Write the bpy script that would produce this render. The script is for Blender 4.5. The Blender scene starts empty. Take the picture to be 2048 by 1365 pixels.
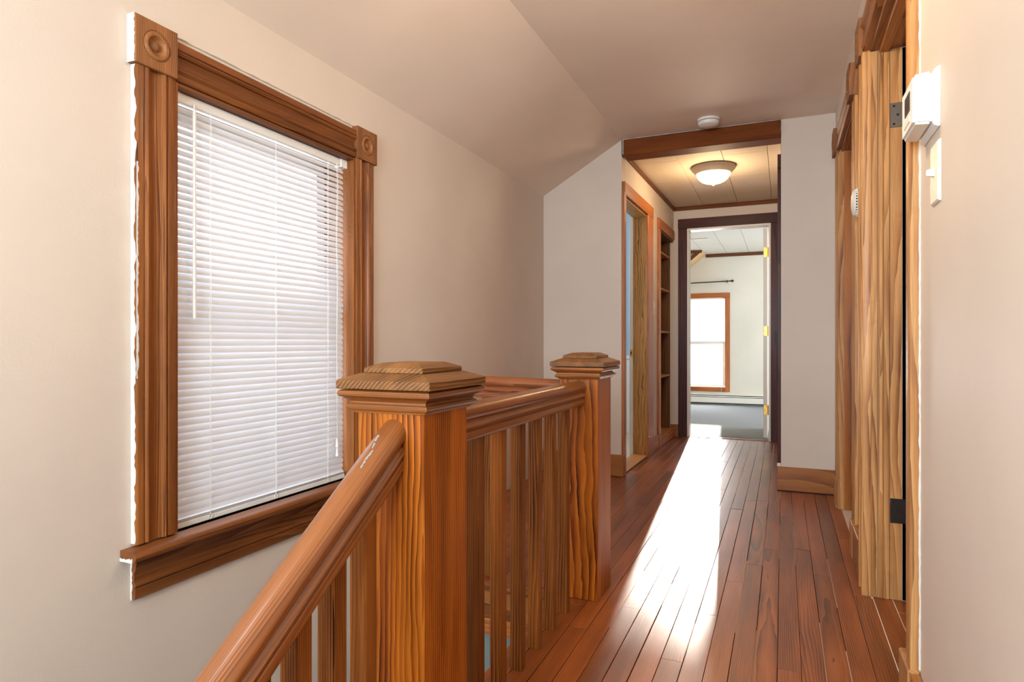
import bpy, bmesh, math, random
from mathutils import Vector, Matrix, Euler
random.seed(7)
S = bpy.context.scene
COL = S.collection

# ------------------------------------------------------------------ camera
F = 1262.0
cam_d = bpy.data.cameras.new('camera')
cam_d.sensor_width = 36.0
cam_d.lens = F / 2048.0 * 36.0
cam_d.shift_y = 1.5 / 2048.0
cam_d.clip_start = 0.02
cam = bpy.data.objects.new('camera', cam_d)
cam.location = (0, 0, 0.95)
cam.rotation_euler = (math.radians(90), 0, math.atan(542.0 / F))
COL.objects.link(cam)
S.camera = cam

# ------------------------------------------------------------------ view
S.view_settings.view_transform = 'Standard'
S.view_settings.look = 'None'
S.view_settings.gamma = 1.0
S.view_settings.use_curve_mapping = False
S.view_settings.exposure = 0.18
try:
    S.cycles.max_bounces = 10
    S.cycles.diffuse_bounces = 5
    S.cycles.glossy_bounces = 4
    S.cycles.transparent_max_bounces = 12
    S.cycles.sample_clamp_indirect = 6.0
    S.cycles.caustics_reflective = False
    S.cycles.caustics_refractive = False
except Exception:
    pass

# ------------------------------------------------------------------ world and lights
world = bpy.data.worlds.new('world')
S.world = world
world.use_nodes = True
bg = world.node_tree.nodes['Background']
bg.inputs[0].default_value = (0.80, 0.90, 1.0, 1)
bg.inputs[1].default_value = 2.6

def link(o, parent=None):
    COL.objects.link(o)
    if parent is not None:
        o.parent = parent
    return o

def area(name, loc, direction, sx, sy, energy, color):
    d = bpy.data.lights.new(name, 'AREA')
    d.shape = 'RECTANGLE'
    d.size, d.size_y = sx, sy
    d.energy = energy
    d.color = color
    o = bpy.data.objects.new(name, d)
    o.location = loc
    o.rotation_euler = Vector(direction).to_track_quat('-Z', 'Y').to_euler()
    return link(o)

SUN = Vector((0.075, -1.0, -0.1173)).normalized()
sd = bpy.data.lights.new('sun', 'SUN')
sd.energy = 26.0
sd.angle = math.radians(0.7)
sd.color = (1.0, 0.93, 0.82)
so = bpy.data.objects.new('sun', sd)
so.rotation_euler = SUN.to_track_quat('-Z', 'Y').to_euler()
link(so)

# daylight area lights; the rear one is unseen fill added for the hall
area('daylight_hall_window', (-1.95, 1.71, 1.05), (1, 0, 0), 1.5, 1.0, 11, (0.86, 0.93, 1.0))
area('rear_fill_light', (-0.60, -1.75, 1.40), (0, 1, 0.0), 1.4, 1.3, 110, (0.72, 0.89, 1.0))
area('daylight_bedroom_window', (-1.17, 10.25, 0.97), (0, -1, 0), 0.9, 1.4, 60, (0.95, 0.97, 1.0))
area('daylight_bedroom_side', (1.95, 8.3, 1.3), (-1, 0, 0), 1.4, 1.4, 56, (0.95, 0.98, 1.0))
area('daylight_bathroom', (-2.75, 5.4, 1.5), (1, 0.3, 0), 0.9, 1.1, 22, (0.88, 0.95, 1.0))
area('daylight_side_room', (2.3, 2.2, 1.4), (-1, 0, 0), 0.9, 1.1, 16, (0.92, 0.96, 1.0))

# ------------------------------------------------------------------ materials
def lin(r, g, b):
    def f(c):
        c /= 255.0
        return c / 12.92 if c <= 0.04045 else ((c + 0.055) / 1.055) ** 2.4
    return (f(r), f(g), f(b), 1.0)

def newmat(name):
    m = bpy.data.materials.new(name)
    m.use_nodes = True
    nt = m.node_tree
    return m, nt, nt.nodes['Principled BSDF']

def plain(name, rgb, rough=0.5, metal=0.0, emit=None, estr=0.0, bump=0.0, bscale=200.0, coat=0.0):
    m, nt, p = newmat(name)
    p.inputs['Base Color'].default_value = lin(*rgb)
    p.inputs['Roughness'].default_value = rough
    p.inputs['Metallic'].default_value = metal
    p.inputs['Coat Weight'].default_value = coat
    if emit:
        p.inputs['Emission Color'].default_value = lin(*emit)
        p.inputs['Emission Strength'].default_value = estr
    if bump > 0:
        tc = nt.nodes.new('ShaderNodeTexCoord')
        n = nt.nodes.new('ShaderNodeTexNoise')
        n.inputs['Scale'].default_value = bscale
        n.inputs['Detail'].default_value = 3
        b = nt.nodes.new('ShaderNodeBump')
        b.inputs['Strength'].default_value = bump
        b.inputs['Distance'].default_value = 0.002
        nt.links.new(tc.outputs['Object'], n.inputs['Vector'])
        nt.links.new(n.outputs['Fac'], b.inputs['Height'])
        nt.links.new(b.outputs['Normal'], p.inputs['Normal'])
    return m

def paint(name, rgb, rough=0.55, var=0.04, bump=0.12):
    """wall paint: faint roller relief and faint tonal mottling"""
    m, nt, p = newmat(name)
    N, L = nt.nodes, nt.links
    tc = N.new('ShaderNodeTexCoord')
    n1 = N.new('ShaderNodeTexNoise'); n1.inputs['Scale'].default_value = 2.2; n1.inputs['Detail'].default_value = 4
    n2 = N.new('ShaderNodeTexNoise'); n2.inputs['Scale'].default_value = 160; n2.inputs['Detail'].default_value = 3
    n3 = N.new('ShaderNodeTexNoise'); n3.inputs['Scale'].default_value = 9; n3.inputs['Detail'].default_value = 2
    for n in (n1, n2, n3):
        L.new(tc.outputs['Object'], n.inputs['Vector'])
    r = N.new('ShaderNodeValToRGB')
    c = lin(*rgb)
    r.color_ramp.elements[0].position = 0.3
    r.color_ramp.elements[1].position = 0.7
    r.color_ramp.elements[0].color = tuple(x * (1 - var) for x in c[:3]) + (1,)
    r.color_ramp.elements[1].color = tuple(min(1, x * (1 + var)) for x in c[:3]) + (1,)
    L.new(n1.outputs['Fac'], r.inputs['Fac'])
    L.new(r.outputs['Color'], p.inputs['Base Color'])
    p.inputs['Roughness'].default_value = rough
    ad = N.new('ShaderNodeMath'); ad.operation = 'MULTIPLY_ADD'
    ad.inputs[1].default_value = 2.5
    L.new(n3.outputs['Fac'], ad.inputs[0]); L.new(n2.outputs['Fac'], ad.inputs[2])
    b = N.new('ShaderNodeBump'); b.inputs['Strength'].default_value = bump; b.inputs['Distance'].default_value = 0.002
    L.new(ad.outputs[0], b.inputs['Height']); L.new(b.outputs['Normal'], p.inputs['Normal'])
    return m

def wood(name, light, mid, dark, axis='Z', ring=62.0, rough=0.36, coat=0.25, contrast=1.0, tone=0.25,
         pitch=0.0, spread=0.5, distort=3.0, randcol=0.0, stretch=0.03, wear=0.0, bump=0.25, coat_rough=0.15, spec=0.35):
    """growth rings round a slightly wandering axis, fibres, broad tone; every object gets its own piece of the log"""
    m, nt, p = newmat(name)
    N, L = nt.nodes, nt.links
    tc = N.new('ShaderNodeTexCoord')
    oi = N.new('ShaderNodeObjectInfo')
    wn = N.new('ShaderNodeTexWhiteNoise'); wn.noise_dimensions = '1D'
    L.new(oi.outputs['Random'], wn.inputs['W'])
    sub = N.new('ShaderNodeVectorMath'); sub.operation = 'SUBTRACT'; sub.inputs[1].default_value = (0.5, 0.5, 0.5)
    L.new(wn.outputs['Color'], sub.inputs[0])
    rot = N.new('ShaderNodeMapping')          # turn the grain on to local Z
    if axis == 'Y':
        rot.inputs['Rotation'].default_value = (math.radians(90) + pitch, 0, 0)
    elif axis == 'X':
        rot.inputs['Rotation'].default_value = (0, math.radians(90), 0)
    L.new(tc.outputs['Object'], rot.inputs['Vector'])
    mul = N.new('ShaderNodeVectorMath'); mul.operation = 'MULTIPLY'; mul.inputs[1].default_value = (spread, spread, 9.0)
    L.new(sub.outputs[0], mul.inputs[0])
    add = N.new('ShaderNodeVectorMath'); add.operation = 'ADD'
    L.new(rot.outputs[0], add.inputs[0]); L.new(mul.outputs[0], add.inputs[1])
    wrap = N.new('ShaderNodeTexNoise'); wrap.inputs['Scale'].default_value = 1.0; wrap.inputs['Detail'].default_value = 1
    mw = N.new('ShaderNodeMapping'); mw.inputs['Scale'].default_value = (3, 3, 0.9)
    L.new(add.outputs[0], mw.inputs['Vector']); L.new(mw.outputs[0], wrap.inputs['Vector'])
    ws = N.new('ShaderNodeVectorMath'); ws.operation = 'SUBTRACT'; ws.inputs[1].default_value = (0.5, 0.5, 0.5)
    L.new(wrap.outputs['Color'], ws.inputs[0])
    wm = N.new('ShaderNodeVectorMath'); wm.operation = 'MULTIPLY'; wm.inputs[1].default_value = (0.03, 0.03, 0.0)
    L.new(ws.outputs[0], wm.inputs[0])
    add2 = N.new('ShaderNodeVectorMath'); add2.operation = 'ADD'
    L.new(add.outputs[0], add2.inputs[0]); L.new(wm.outputs[0], add2.inputs[1])
    sq = N.new('ShaderNodeMapping'); sq.inputs['Scale'].default_value = (1, 1, stretch)
    L.new(add2.outputs[0], sq.inputs['Vector'])
    wv = N.new('ShaderNodeTexWave'); wv.wave_type = 'RINGS'; wv.rings_direction = 'Z'; wv.wave_profile = 'SAW'
    wv.inputs['Scale'].default_value = ring
    wv.inputs['Distortion'].default_value = distort
    wv.inputs['Detail'].default_value = 3.0
    wv.inputs['Detail Scale'].default_value = 0.25
    wv.inputs['Detail Roughness'].default_value = 0.5
    L.new(sq.outputs[0], wv.inputs['Vector'])
    rp = N.new('ShaderNodeValToRGB')
    cr = rp.color_ramp
    cr.elements[0].position = 0.0; cr.elements[0].color = lin(*light)
    cr.elements[1].position = 1.0; cr.elements[1].color = lin(*dark)
    e = cr.elements.new(0.55); e.color = lin(*mid)
    am = N.new('ShaderNodeMapping'); am.inputs['Scale'].default_value = (26, 26, 2.2)
    L.new(add.outputs[0], am.inputs['Vector'])
    an = N.new('ShaderNodeTexNoise'); an.inputs['Scale'].default_value = 1.0; an.inputs['Detail'].default_value = 2
    L.new(am.outputs[0], an.inputs['Vector'])
    ar = N.new('ShaderNodeMapRange'); ar.inputs[1].default_value = 0.3; ar.inputs[2].default_value = 0.68
    ar.inputs[3].default_value = 0.35; ar.inputs[4].default_value = 1.15
    L.new(an.outputs['Fac'], ar.inputs[0])
    af = N.new('ShaderNodeMath'); af.operation = 'MULTIPLY'; af.use_clamp = True
    L.new(wv.outputs['Fac'], af.inputs[0]); L.new(ar.outputs[0], af.inputs[1])
    L.new(af.outputs[0], rp.inputs['Fac'])
    # fibres
    fm = N.new('ShaderNodeMapping'); fm.inputs['Scale'].default_value = (420, 420, 9)
    L.new(add.outputs[0], fm.inputs['Vector'])
    fn = N.new('ShaderNodeTexNoise'); fn.inputs['Scale'].default_value = 1.0; fn.inputs['Detail'].default_value = 2
    L.new(fm.outputs[0], fn.inputs['Vector'])
    fr = N.new('ShaderNodeMapRange'); fr.inputs[1].default_value = 0.3; fr.inputs[2].default_value = 0.7
    fr.inputs[3].default_value = 0.82; fr.inputs[4].default_value = 1.1
    L.new(fn.outputs['Fac'], fr.inputs[0])
    # broad tone
    bm_ = N.new('ShaderNodeMapping'); bm_.inputs['Scale'].default_value = (9, 9, 1.6)
    L.new(add.outputs[0], bm_.inputs['Vector'])
    bn = N.new('ShaderNodeTexNoise'); bn.inputs['Scale'].default_value = 1.0; bn.inputs['Detail'].default_value = 3
    L.new(bm_.outputs[0], bn.inputs['Vector'])
    br = N.new('ShaderNodeMapRange'); br.inputs[1].default_value = 0.25; br.inputs[2].default_value = 0.75
    br.inputs[3].default_value = 1 - tone; br.inputs[4].default_value = 1 + tone
    L.new(bn.outputs['Fac'], br.inputs[0])
    mm = N.new('ShaderNodeMath'); mm.operation = 'MULTIPLY'
    L.new(fr.outputs[0], mm.inputs[0]); L.new(br.outputs[0], mm.inputs[1])
    last = mm.outputs[0]
    if randcol > 0:
        rr = N.new('ShaderNodeMapRange'); rr.inputs[3].default_value = 1 - randcol; rr.inputs[4].default_value = 1 + randcol
        L.new(wn.outputs['Value'], rr.inputs[0])
        m2 = N.new('ShaderNodeMath'); m2.operation = 'MULTIPLY'
        L.new(last, m2.inputs[0]); L.new(rr.outputs[0], m2.inputs[1]); last = m2.outputs[0]
    vs = N.new('ShaderNodeVectorMath'); vs.operation = 'SCALE'
    L.new(rp.outputs['Color'], vs.inputs[0]); L.new(last, vs.inputs['Scale'])
    base = vs.outputs[0]
    if wear > 0:
        wnz = N.new('ShaderNodeTexNoise'); wnz.inputs['Scale'].default_value = 14; wnz.inputs['Detail'].default_value = 6
        L.new(tc.outputs['Object'], wnz.inputs['Vector'])
        wr = N.new('ShaderNodeMapRange'); wr.inputs[1].default_value = 0.62; wr.inputs[2].default_value = 0.75
        wr.inputs[3].default_value = 0.0; wr.inputs[4].default_value = wear
        L.new(wnz.outputs['Fac'], wr.inputs[0])
        mx = N.new('ShaderNodeMix'); mx.data_type = 'RGBA'
        mx.inputs[7].default_value = lin(92, 70, 54)
        L.new(wr.outputs[0], mx.inputs[0]); L.new(base, mx.inputs[6]); base = mx.outputs[2]
    L.new(base, p.inputs['Base Color'])
    p.inputs['Roughness'].default_value = rough
    p.inputs['Specular IOR Level'].default_value = spec
    p.inputs['Coat Weight'].default_value = coat
    p.inputs['Coat Roughness'].default_value = coat_rough
    b = N.new('ShaderNodeBump'); b.inputs['Strength'].default_value = bump; b.inputs['Distance'].default_value = 0.0008
    L.new(fn.outputs['Fac'], b.inputs['Height']); L.new(b.outputs['Normal'], p.inputs['Normal'])
    return m

M = {}
M['wall'] = paint('wall_paint', (214, 200, 186))
M['ceil'] = paint('ceiling_paint', (230, 214, 198), rough=0.6)
M['bed_wall'] = paint('bedroom_paint', (226, 222, 210))
M['blue'] = paint('bathroom_blue', (150, 186, 212))
M['white'] = plain('white_enamel', (232, 228, 220), 0.35)
M['old_paint'] = plain('flaking_white_paint', (216, 211, 204), 0.7, bump=0.5, bscale=90)
M['plastic'] = plain('white_plastic', (236, 234, 228), 0.4)
M['ivory'] = plain('ivory_plastic', (233, 225, 205), 0.4)
M['screen'] = plain('grey_display', (70, 62, 58), 0.2)
M['dark'] = plain('dark_void', (22, 16, 12), 0.8)
M['steel'] = plain('worn_steel', (120, 108, 98), 0.42, 0.8, bump=0.3, bscale=60)
M['iron'] = plain('blackened_iron', (48, 40, 35), 0.5, 0.7, bump=0.3, bscale=60)
M['brass'] = plain('brass', (226, 176, 84), 0.3, 0.75)
M['bronze'] = plain('bronze_rod', (62, 50, 42), 0.4, 0.6)
M['nickel'] = plain('brushed_nickel', (178, 162, 144), 0.42, 0.25)
M['carpet'] = plain('grey_carpet', (138, 142, 145), 0.95, bump=1.0, bscale=260)
M['heater'] = plain('heater_enamel', (236, 234, 226), 0.4)
M['putty'] = plain('grey_putty', (150, 146, 142), 0.7)
M['landing'] = plain('grey_landing_paint', (122, 130, 128), 0.6)
M['tan_panel'] = plain('tan_soffit_board', (206, 172, 122), 0.6)
M['fan_blade'] = plain('beige_fan_blade', (200, 190, 168), 0.5)
M['vinyl'] = plain('bathroom_vinyl', (206, 190, 164), 0.4)

fir_l, fir_m, fir_d = (182, 104, 30), (138, 66, 13), (46, 14, 2)
M['newel'] = wood('fir_newel', fir_l, fir_m, fir_d, 'Z', ring=46, distort=8, tone=0.34, rough=0.36, coat=0.06, spread=0.3, stretch=0.32, spec=0.18)
M['baluster'] = wood('fir_baluster', (150, 92, 40), (118, 65, 23), (48, 21, 7), 'Z', ring=90, tone=0.3, randcol=0.24, rough=0.45, coat=0.03, distort=6, stretch=0.1, spec=0.15)
M['cap_x'] = wood('fir_cap', (142, 95, 47), (104, 63, 28), (42, 22, 9), 'Y', ring=44, stretch=0.35, tone=0.3, rough=0.52, coat=0.03, distort=7, spread=0.2, spec=0.3)
M['crown_x'] = wood('fir_crown', (154, 92, 37), (126, 67, 24), (66, 29, 10), 'X', ring=80, tone=0.28, rough=0.36)
M['crown_y'] = wood('fir_crown_return', (136, 81, 32), (112, 59, 21), (60, 27, 9), 'Y', ring=80, tone=0.28, rough=0.4)
M['rail_y'] = wood('fir_rail', (140, 86, 40), (118, 65, 27), (76, 37, 14), 'Y', ring=95, tone=0.25, rough=0.34, coat=0.3, coat_rough=0.2)
M['rail_s'] = wood('fir_sloping_rail', (150, 90, 43), (128, 70, 30), (86, 44, 18), 'Y', ring=95, pitch=-0.589, tone=0.2, rough=0.34, coat=0.8, coat_rough=0.25)
M['rail_x'] = wood('fir_cross_rail', (146, 84, 44), (124, 65, 32), (82, 40, 18), 'X', ring=95, tone=0.22, rough=0.36)
M['cas_z'] = wood('casing_upright', (152, 94, 45), (126, 71, 31), (72, 37, 14), 'Z', ring=110, tone=0.3, wear=0.4, rough=0.45, coat=0.08, randcol=0.06, spec=0.28)
M['cas_y'] = wood('casing_lengthwise', (138, 83, 41), (112, 62, 27), (66, 33, 13), 'Y', ring=110, tone=0.3, wear=0.4, rough=0.48, coat=0.06, spec=0.28)
M['block'] = wood('corner_block', (156, 104, 60), (132, 82, 44), (86, 50, 25), 'Z', ring=95, tone=0.24, wear=0.5, rough=0.6, coat=0.0)
M['door_z'] = wood('door_casing', (202, 152, 96), (178, 122, 69), (116, 70, 34), 'Z', ring=80, tone=0.2, rough=0.45, wear=0.2, coat=0.08, randcol=0.06, distort=5, stretch=0.12, spec=0.28)
M['door_y'] = wood('door_head', (166, 106, 54), (140, 80, 37), (88, 46, 18), 'Y', ring=100, tone=0.2, rough=0.45, spec=0.28)
M['gold'] = wood('amber_jamb', (178, 108, 32), (160, 90, 22), (118, 60, 12), 'Z', ring=50, tone=0.22, rough=0.4)
M['orange_z'] = wood('orange_trim', (196, 122, 64), (178, 102, 48), (140, 74, 33), 'Z', ring=90, tone=0.16, rough=0.45, randcol=0.05, coat=0.1)
M['orange_y'] = wood('orange_trim_lengthwise', (192, 117, 60), (174, 98, 45), (136, 70, 31), 'Y', ring=90, tone=0.16, rough=0.45, coat=0.1)
M['orange_x'] = wood('orange_trim_crosswise', (190, 116, 60), (172, 98, 46), (134, 70, 32), 'X', ring=90, tone=0.16, rough=0.45, coat=0.1)
M['oak'] = wood('oak_jamb', (202, 154, 88), (182, 130, 66), (114, 74, 30), 'Z', ring=55, tone=0.16, rough=0.5, spread=0.3, distort=9, stretch=0.3, coat=0.05)
M['darktrim_z'] = wood('dark_stained_upright', (88, 42, 30), (70, 31, 22), (42, 17, 12), 'Z', ring=80, tone=0.35, rough=0.4, coat=0.03, spec=0.2)
M['darktrim_x'] = wood('dark_stained_head', (80, 38, 28), (62, 28, 21), (38, 16, 12), 'X', ring=80, tone=0.35, rough=0.4, coat=0.03, spec=0.2)
M['beam'] = wood('stained_beam', (124, 66, 24), (110, 55, 18), (84, 39, 11), 'X', ring=70, tone=0.2, rough=0.65, coat=0.0, spec=0.15)
M['ctrim_y'] = wood('ceiling_trim_lengthwise', (126, 74, 38), (108, 60, 30), (78, 42, 19), 'Y', ring=90, tone=0.15, rough=0.55, coat=0)
M['ctrim_x'] = wood('ceiling_trim_crosswise', (126, 74, 38), (108, 60, 30), (78, 42, 19), 'X', ring=90, tone=0.15, rough=0.55, coat=0)
M['base_x'] = wood('baseboard_fir', (168, 106, 44), (150, 88, 34), (118, 64, 23), 'X', ring=55, tone=0.16, rough=0.4, coat=0.1)
M['base_y'] = wood('baseboard_lengthwise', (180, 118, 60), (158, 96, 43), (112, 62, 27), 'Y', ring=90, tone=0.18, rough=0.45, coat=0.1)
M['shelf_y'] = wood('shelf_pine', (204, 146, 86), (186, 124, 66), (146, 88, 42), 'Y', ring=90, tone=0.12, rough=0.5, coat=0.05)
M['shelf_z'] = wood('shelf_back_plywood', (122, 84, 42), (104, 67, 32), (72, 44, 20), 'Z', ring=60, tone=0.18, rough=0.55, coat=0.05)
M['fascia'] = wood('fascia_board', (164, 102, 48), (140, 80, 33), (90, 45, 18), 'X', ring=60, tone=0.22, rough=0.45)
M['plank'] = wood('floor_plank', (154, 84, 36), (128, 62, 23), (80, 35, 12), 'Y', ring=62, stretch=0.14, tone=0.34, rough=0.38, coat=0.38, spec=0.3,
                  coat_rough=0.27, randcol=0.24, spread=0.4, distort=8, bump=0.35)
M['subfloor'] = plain('subfloor_boards', (44, 24, 16), 0.9)
M['filler'] = plain('gap_filler', (176, 140, 112), 0.7)

def tile_mat(name, rgb):
    m, nt, p = newmat(name)
    N, L = nt.nodes, nt.links
    tc = N.new('ShaderNodeTexCoord')
    n = N.new('ShaderNodeTexNoise'); n.inputs['Scale'].default_value = 95; n.inputs['Detail'].default_value = 4
    L.new(tc.outputs['Object'], n.inputs['Vector'])
    r = N.new('ShaderNodeValToRGB')
    c = lin(*rgb)
    r.color_ramp.elements[0].position = 0.35; r.color_ramp.elements[0].color = tuple(x * 0.86 for x in c[:3]) + (1,)
    r.color_ramp.elements[1].position = 0.65; r.color_ramp.elements[1].color = c
    L.new(n.outputs['Fac'], r.inputs['Fac']); L.new(r.outputs['Color'], p.inputs['Base Color'])
    p.inputs['Roughness'].default_value = 0.7
    b = N.new('ShaderNodeBump'); b.inputs['Strength'].default_value = 0.3; b.inputs['Distance'].default_value = 0.002
    L.new(n.outputs['Fac'], b.inputs['Height']); L.new(b.outputs['Normal'], p.inputs['Normal'])
    return m
M['tile'] = tile_mat('ceiling_tile', (224, 208, 184))
M['bed_tile'] = tile_mat('bedroom_ceiling_tile', (230, 228, 220))

def slat_mat(name, rgb, trans):
    m, nt, p = newmat(name)
    N, L = nt.nodes, nt.links
    p.inputs['Base Color'].default_value = lin(*rgb)
    p.inputs['Roughness'].default_value = 0.4
    t = N.new('ShaderNodeBsdfTranslucent'); t.inputs[0].default_value = lin(*rgb)
    mx = N.new('ShaderNodeMixShader'); mx.inputs[0].default_value = trans
    out = N['Material Output']
    L.new(p.outputs[0], mx.inputs[1]); L.new(t.outputs[0], mx.inputs[2]); L.new(mx.outputs[0], out.inputs[0])
    return m
M['slat'] = slat_mat('blind_vinyl', (226, 226, 229), 0.15)
M['slat2'] = slat_mat('bedroom_blind_vinyl', (242, 240, 236), 0.5)

def glass_mat(name, refl=0.06):
    m, nt, p = newmat(name)
    N, L = nt.nodes, nt.links
    N.remove(p)
    t = N.new('ShaderNodeBsdfTransparent')
    g = N.new('ShaderNodeBsdfGlossy'); g.inputs['Roughness'].default_value = 0.02
    mx = N.new('ShaderNodeMixShader'); mx.inputs[0].default_value = refl
    L.new(t.outputs[0], mx.inputs[1]); L.new(g.outputs[0], mx.inputs[2]); L.new(mx.outputs[0], N['Material Output'].inputs[0])
    return m
M['glass'] = glass_mat('window_glass')

def lamp_glass(name, col, strength):
    m, nt, p = newmat(name)
    p.inputs['Base Color'].default_value = (0.9, 0.86, 0.78, 1)
    p.inputs['Roughness'].default_value = 0.3
    p.inputs['Emission Color'].default_value = col
    p.inputs['Emission Strength'].default_value = strength
    return m
M['lamp_glass'] = lamp_glass('lit_opal_glass', (1.0, 0.80, 0.52, 1), 5.5)

# ------------------------------------------------------------------ mesh helpers
def root_of(parent):
    """world offset of a parent chain (only locations are used)"""
    v = Vector((0, 0, 0))
    while parent is not None:
        v += parent.location
        parent = parent.parent
    return v

def obj(name, verts, faces, mat, parent=None, smooth=False, fix=True):
    me = bpy.data.meshes.new(name)
    me.from_pydata([tuple(v) for v in verts], [], faces)
    if fix:
        bm = bmesh.new(); bm.from_mesh(me)
        bmesh.ops.recalc_face_normals(bm, faces=bm.faces)
        bm.to_mesh(me); bm.free()
    me.materials.append(M[mat] if isinstance(mat, str) else mat)
    if smooth:
        for p in me.polygons:
            p.use_smooth = True
        me.set_sharp_from_angle(angle=math.radians(38))
    o = bpy.data.objects.new(name, me)
    o.location = -root_of(parent)
    return link(o, parent)

def box_data(x0, x1, y0, y1, z0, z1, bev=0.0):
    bm = bmesh.new()
    vs = [bm.verts.new(c) for c in ((x0, y0, z0), (x1, y0, z0), (x1, y1, z0), (x0, y1, z0), (x0, y0, z1), (x1, y0, z1), (x1, y1, z1), (x0, y1, z1))]
    for f in ((0, 3, 2, 1), (4, 5, 6, 7), (0, 1, 5, 4), (1, 2, 6, 5), (2, 3, 7, 6), (3, 0, 4, 7)):
        bm.faces.new([vs[i] for i in f])
    if bev > 0:
        bmesh.ops.bevel(bm, geom=list(bm.edges), offset=bev, segments=1, affect='EDGES')
    bm.verts.index_update()
    v = [tuple(q.co) for q in bm.verts]
    f = [[q.index for q in fc.verts] for fc in bm.faces]
    bm.free()
    return v, f

def box(name, x0, x1, y0, y1, z0, z1, mat, parent=None, bev=0.0, T=None):
    if x0 > x1: x0, x1 = x1, x0
    if y0 > y1: y0, y1 = y1, y0
    v, f = box_data(x0, x1, y0, y1, z0, z1, bev)
    if T: v = [T(*q) for q in v]
    return obj(name, v, f, mat, parent)

def sweep(name, prof, p0, p1, side, up, mat, parent=None, smooth=True, T=None, cut0=None, cut1=None):
    """closed profile [(a,b)] carried from p0 to p1; a runs along side, b along up.  cut: shift along the run = k*a (mitres)"""
    p0, p1, side, up = Vector(p0), Vector(p1), Vector(side), Vector(up)
    d = (p1 - p0).normalized()
    n = len(prof)
    v = []
    for base, cut in ((p0, cut0), (p1, cut1)):
        for a, b in prof:
            q = base + side * a + up * b
            if cut: q = q + d * (cut * a)
            v.append(q)
    if T: v = [T(*q) for q in v]
    f = [[i, (i + 1) % n, n + (i + 1) % n, n + i] for i in range(n)]
    f.append(list(range(n))[::-1]); f.append(list(range(n, 2 * n)))
    return obj(name, v, f, mat, parent, smooth)

def lathe(name, prof, origin, axis, mat, parent=None, seg=32, smooth=True):
    axis = Vector(axis).normalized()
    a = axis.orthogonal().normalized(); b = axis.cross(a)
    o = Vector(origin)
    v, f = [], []
    n = len(prof)
    for i in range(seg):
        t = 2 * math.pi * i / seg
        for r, h in prof:
            v.append(o + axis * h + (a * math.cos(t) + b * math.sin(t)) * r)
    for i in range(seg):
        j = (i + 1) % seg
        for k in range(n - 1):
            f.append([i * n + k, j * n + k, j * n + k + 1, i * n + k + 1])
    ob = obj(name, v, f, mat, parent, smooth)
    bm = bmesh.new(); bm.from_mesh(ob.data)
    bmesh.ops.remove_doubles(bm, verts=bm.verts, dist=1e-6)
    bmesh.ops.recalc_face_normals(bm, faces=bm.faces)
    bm.to_mesh(ob.data); bm.free()
    return ob

def tube(name, pts, r, mat, parent=None, seg=8):
    pts = [Vector(p) for p in pts]
    v, f = [], []
    n = len(pts)
    for i, p in enumerate(pts):
        d = (pts[min(i + 1, n - 1)] - pts[max(i - 1, 0)]).normalized()
        ref = Vector((0.31, 0.2, 1)) if abs(d.z) < 0.9 else Vector((1, 0.1, 0))
        a = d.cross(ref).normalized(); b = d.cross(a)
        for k in range(seg):
            t = 2 * math.pi * k / seg
            v.append(p + (a * math.cos(t) + b * math.sin(t)) * r)
    for i in range(n - 1):
        for k in range(seg):
            f.append([i * seg + k, i * seg + (k + 1) % seg, (i + 1) * seg + (k + 1) % seg, (i + 1) * seg + k])
    f.append(list(range(seg))[::-1]); f.append([(n - 1) * seg + k for k in range(seg)])
    return obj(name, v, f, mat, parent, True)

def wall(name, us, zs, solid, t0, t1, plane, mat, parent=None, T=None):
    """one connected slab with openings.  plane 'x': thickness along x, u = y; plane 'y': thickness along y, u = x"""
    vid, v, f = {}, [], []
    def V(i, k, s):
        key = (i, k, s)
        if key not in vid:
            t = t1 if s else t0
            c = (t, us[i], zs[k]) if plane == 'x' else (us[i], t, zs[k])
            vid[key] = len(v); v.append(T(*c) if T else c)
        return vid[key]
    nu, nz = len(us) - 1, len(zs) - 1
    def s_(i, k): return 0 <= i < nu and 0 <= k < nz and solid(i, k)
    for i in range(nu):
        for k in range(nz):
            if not s_(i, k): continue
            f.append([V(i, k, 0), V(i + 1, k, 0), V(i + 1, k + 1, 0), V(i, k + 1, 0)])
            f.append([V(i, k, 1), V(i, k + 1, 1), V(i + 1, k + 1, 1), V(i + 1, k, 1)])
            for di, dk, a, b in ((-1, 0, (i, k), (i, k + 1)), (1, 0, (i + 1, k), (i + 1, k + 1)), (0, -1, (i, k), (i + 1, k)), (0, 1, (i, k + 1), (i + 1, k + 1))):
                if not s_(i + di, k + dk):
                    f.append([V(*a, 0), V(*a, 1), V(*b, 1), V(*b, 0)])
    o = obj(name, v, f, mat, parent)
    o['kind'] = 'structure'
    return o

def prism_y(name, poly, y0, y1, mat, parent=None):
    n = len(poly)
    v = [(x, y0, z) for x, z in poly] + [(x, y1, z) for x, z in poly]
    f = [[i, (i + 1) % n, n + (i + 1) % n, n + i] for i in range(n)] + [list(range(n))[::-1], list(range(n, 2 * n))]
    return obj(name, v, f, mat, parent)

def empty(name, loc=(0, 0, 0), parent=None):
    o = bpy.data.objects.new(name, None)
    o.empty_display_size = 0.1
    o.location = Vector(loc) - root_of(parent)
    return link(o, parent)

def struct(o, label=None):
    o['kind'] = 'structure'
    if label: o['label'] = label
    return o

def tag(o, label, cat, group=None):
    o['label'] = label; o['category'] = cat
    if group: o['group'] = group
    return o

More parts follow.
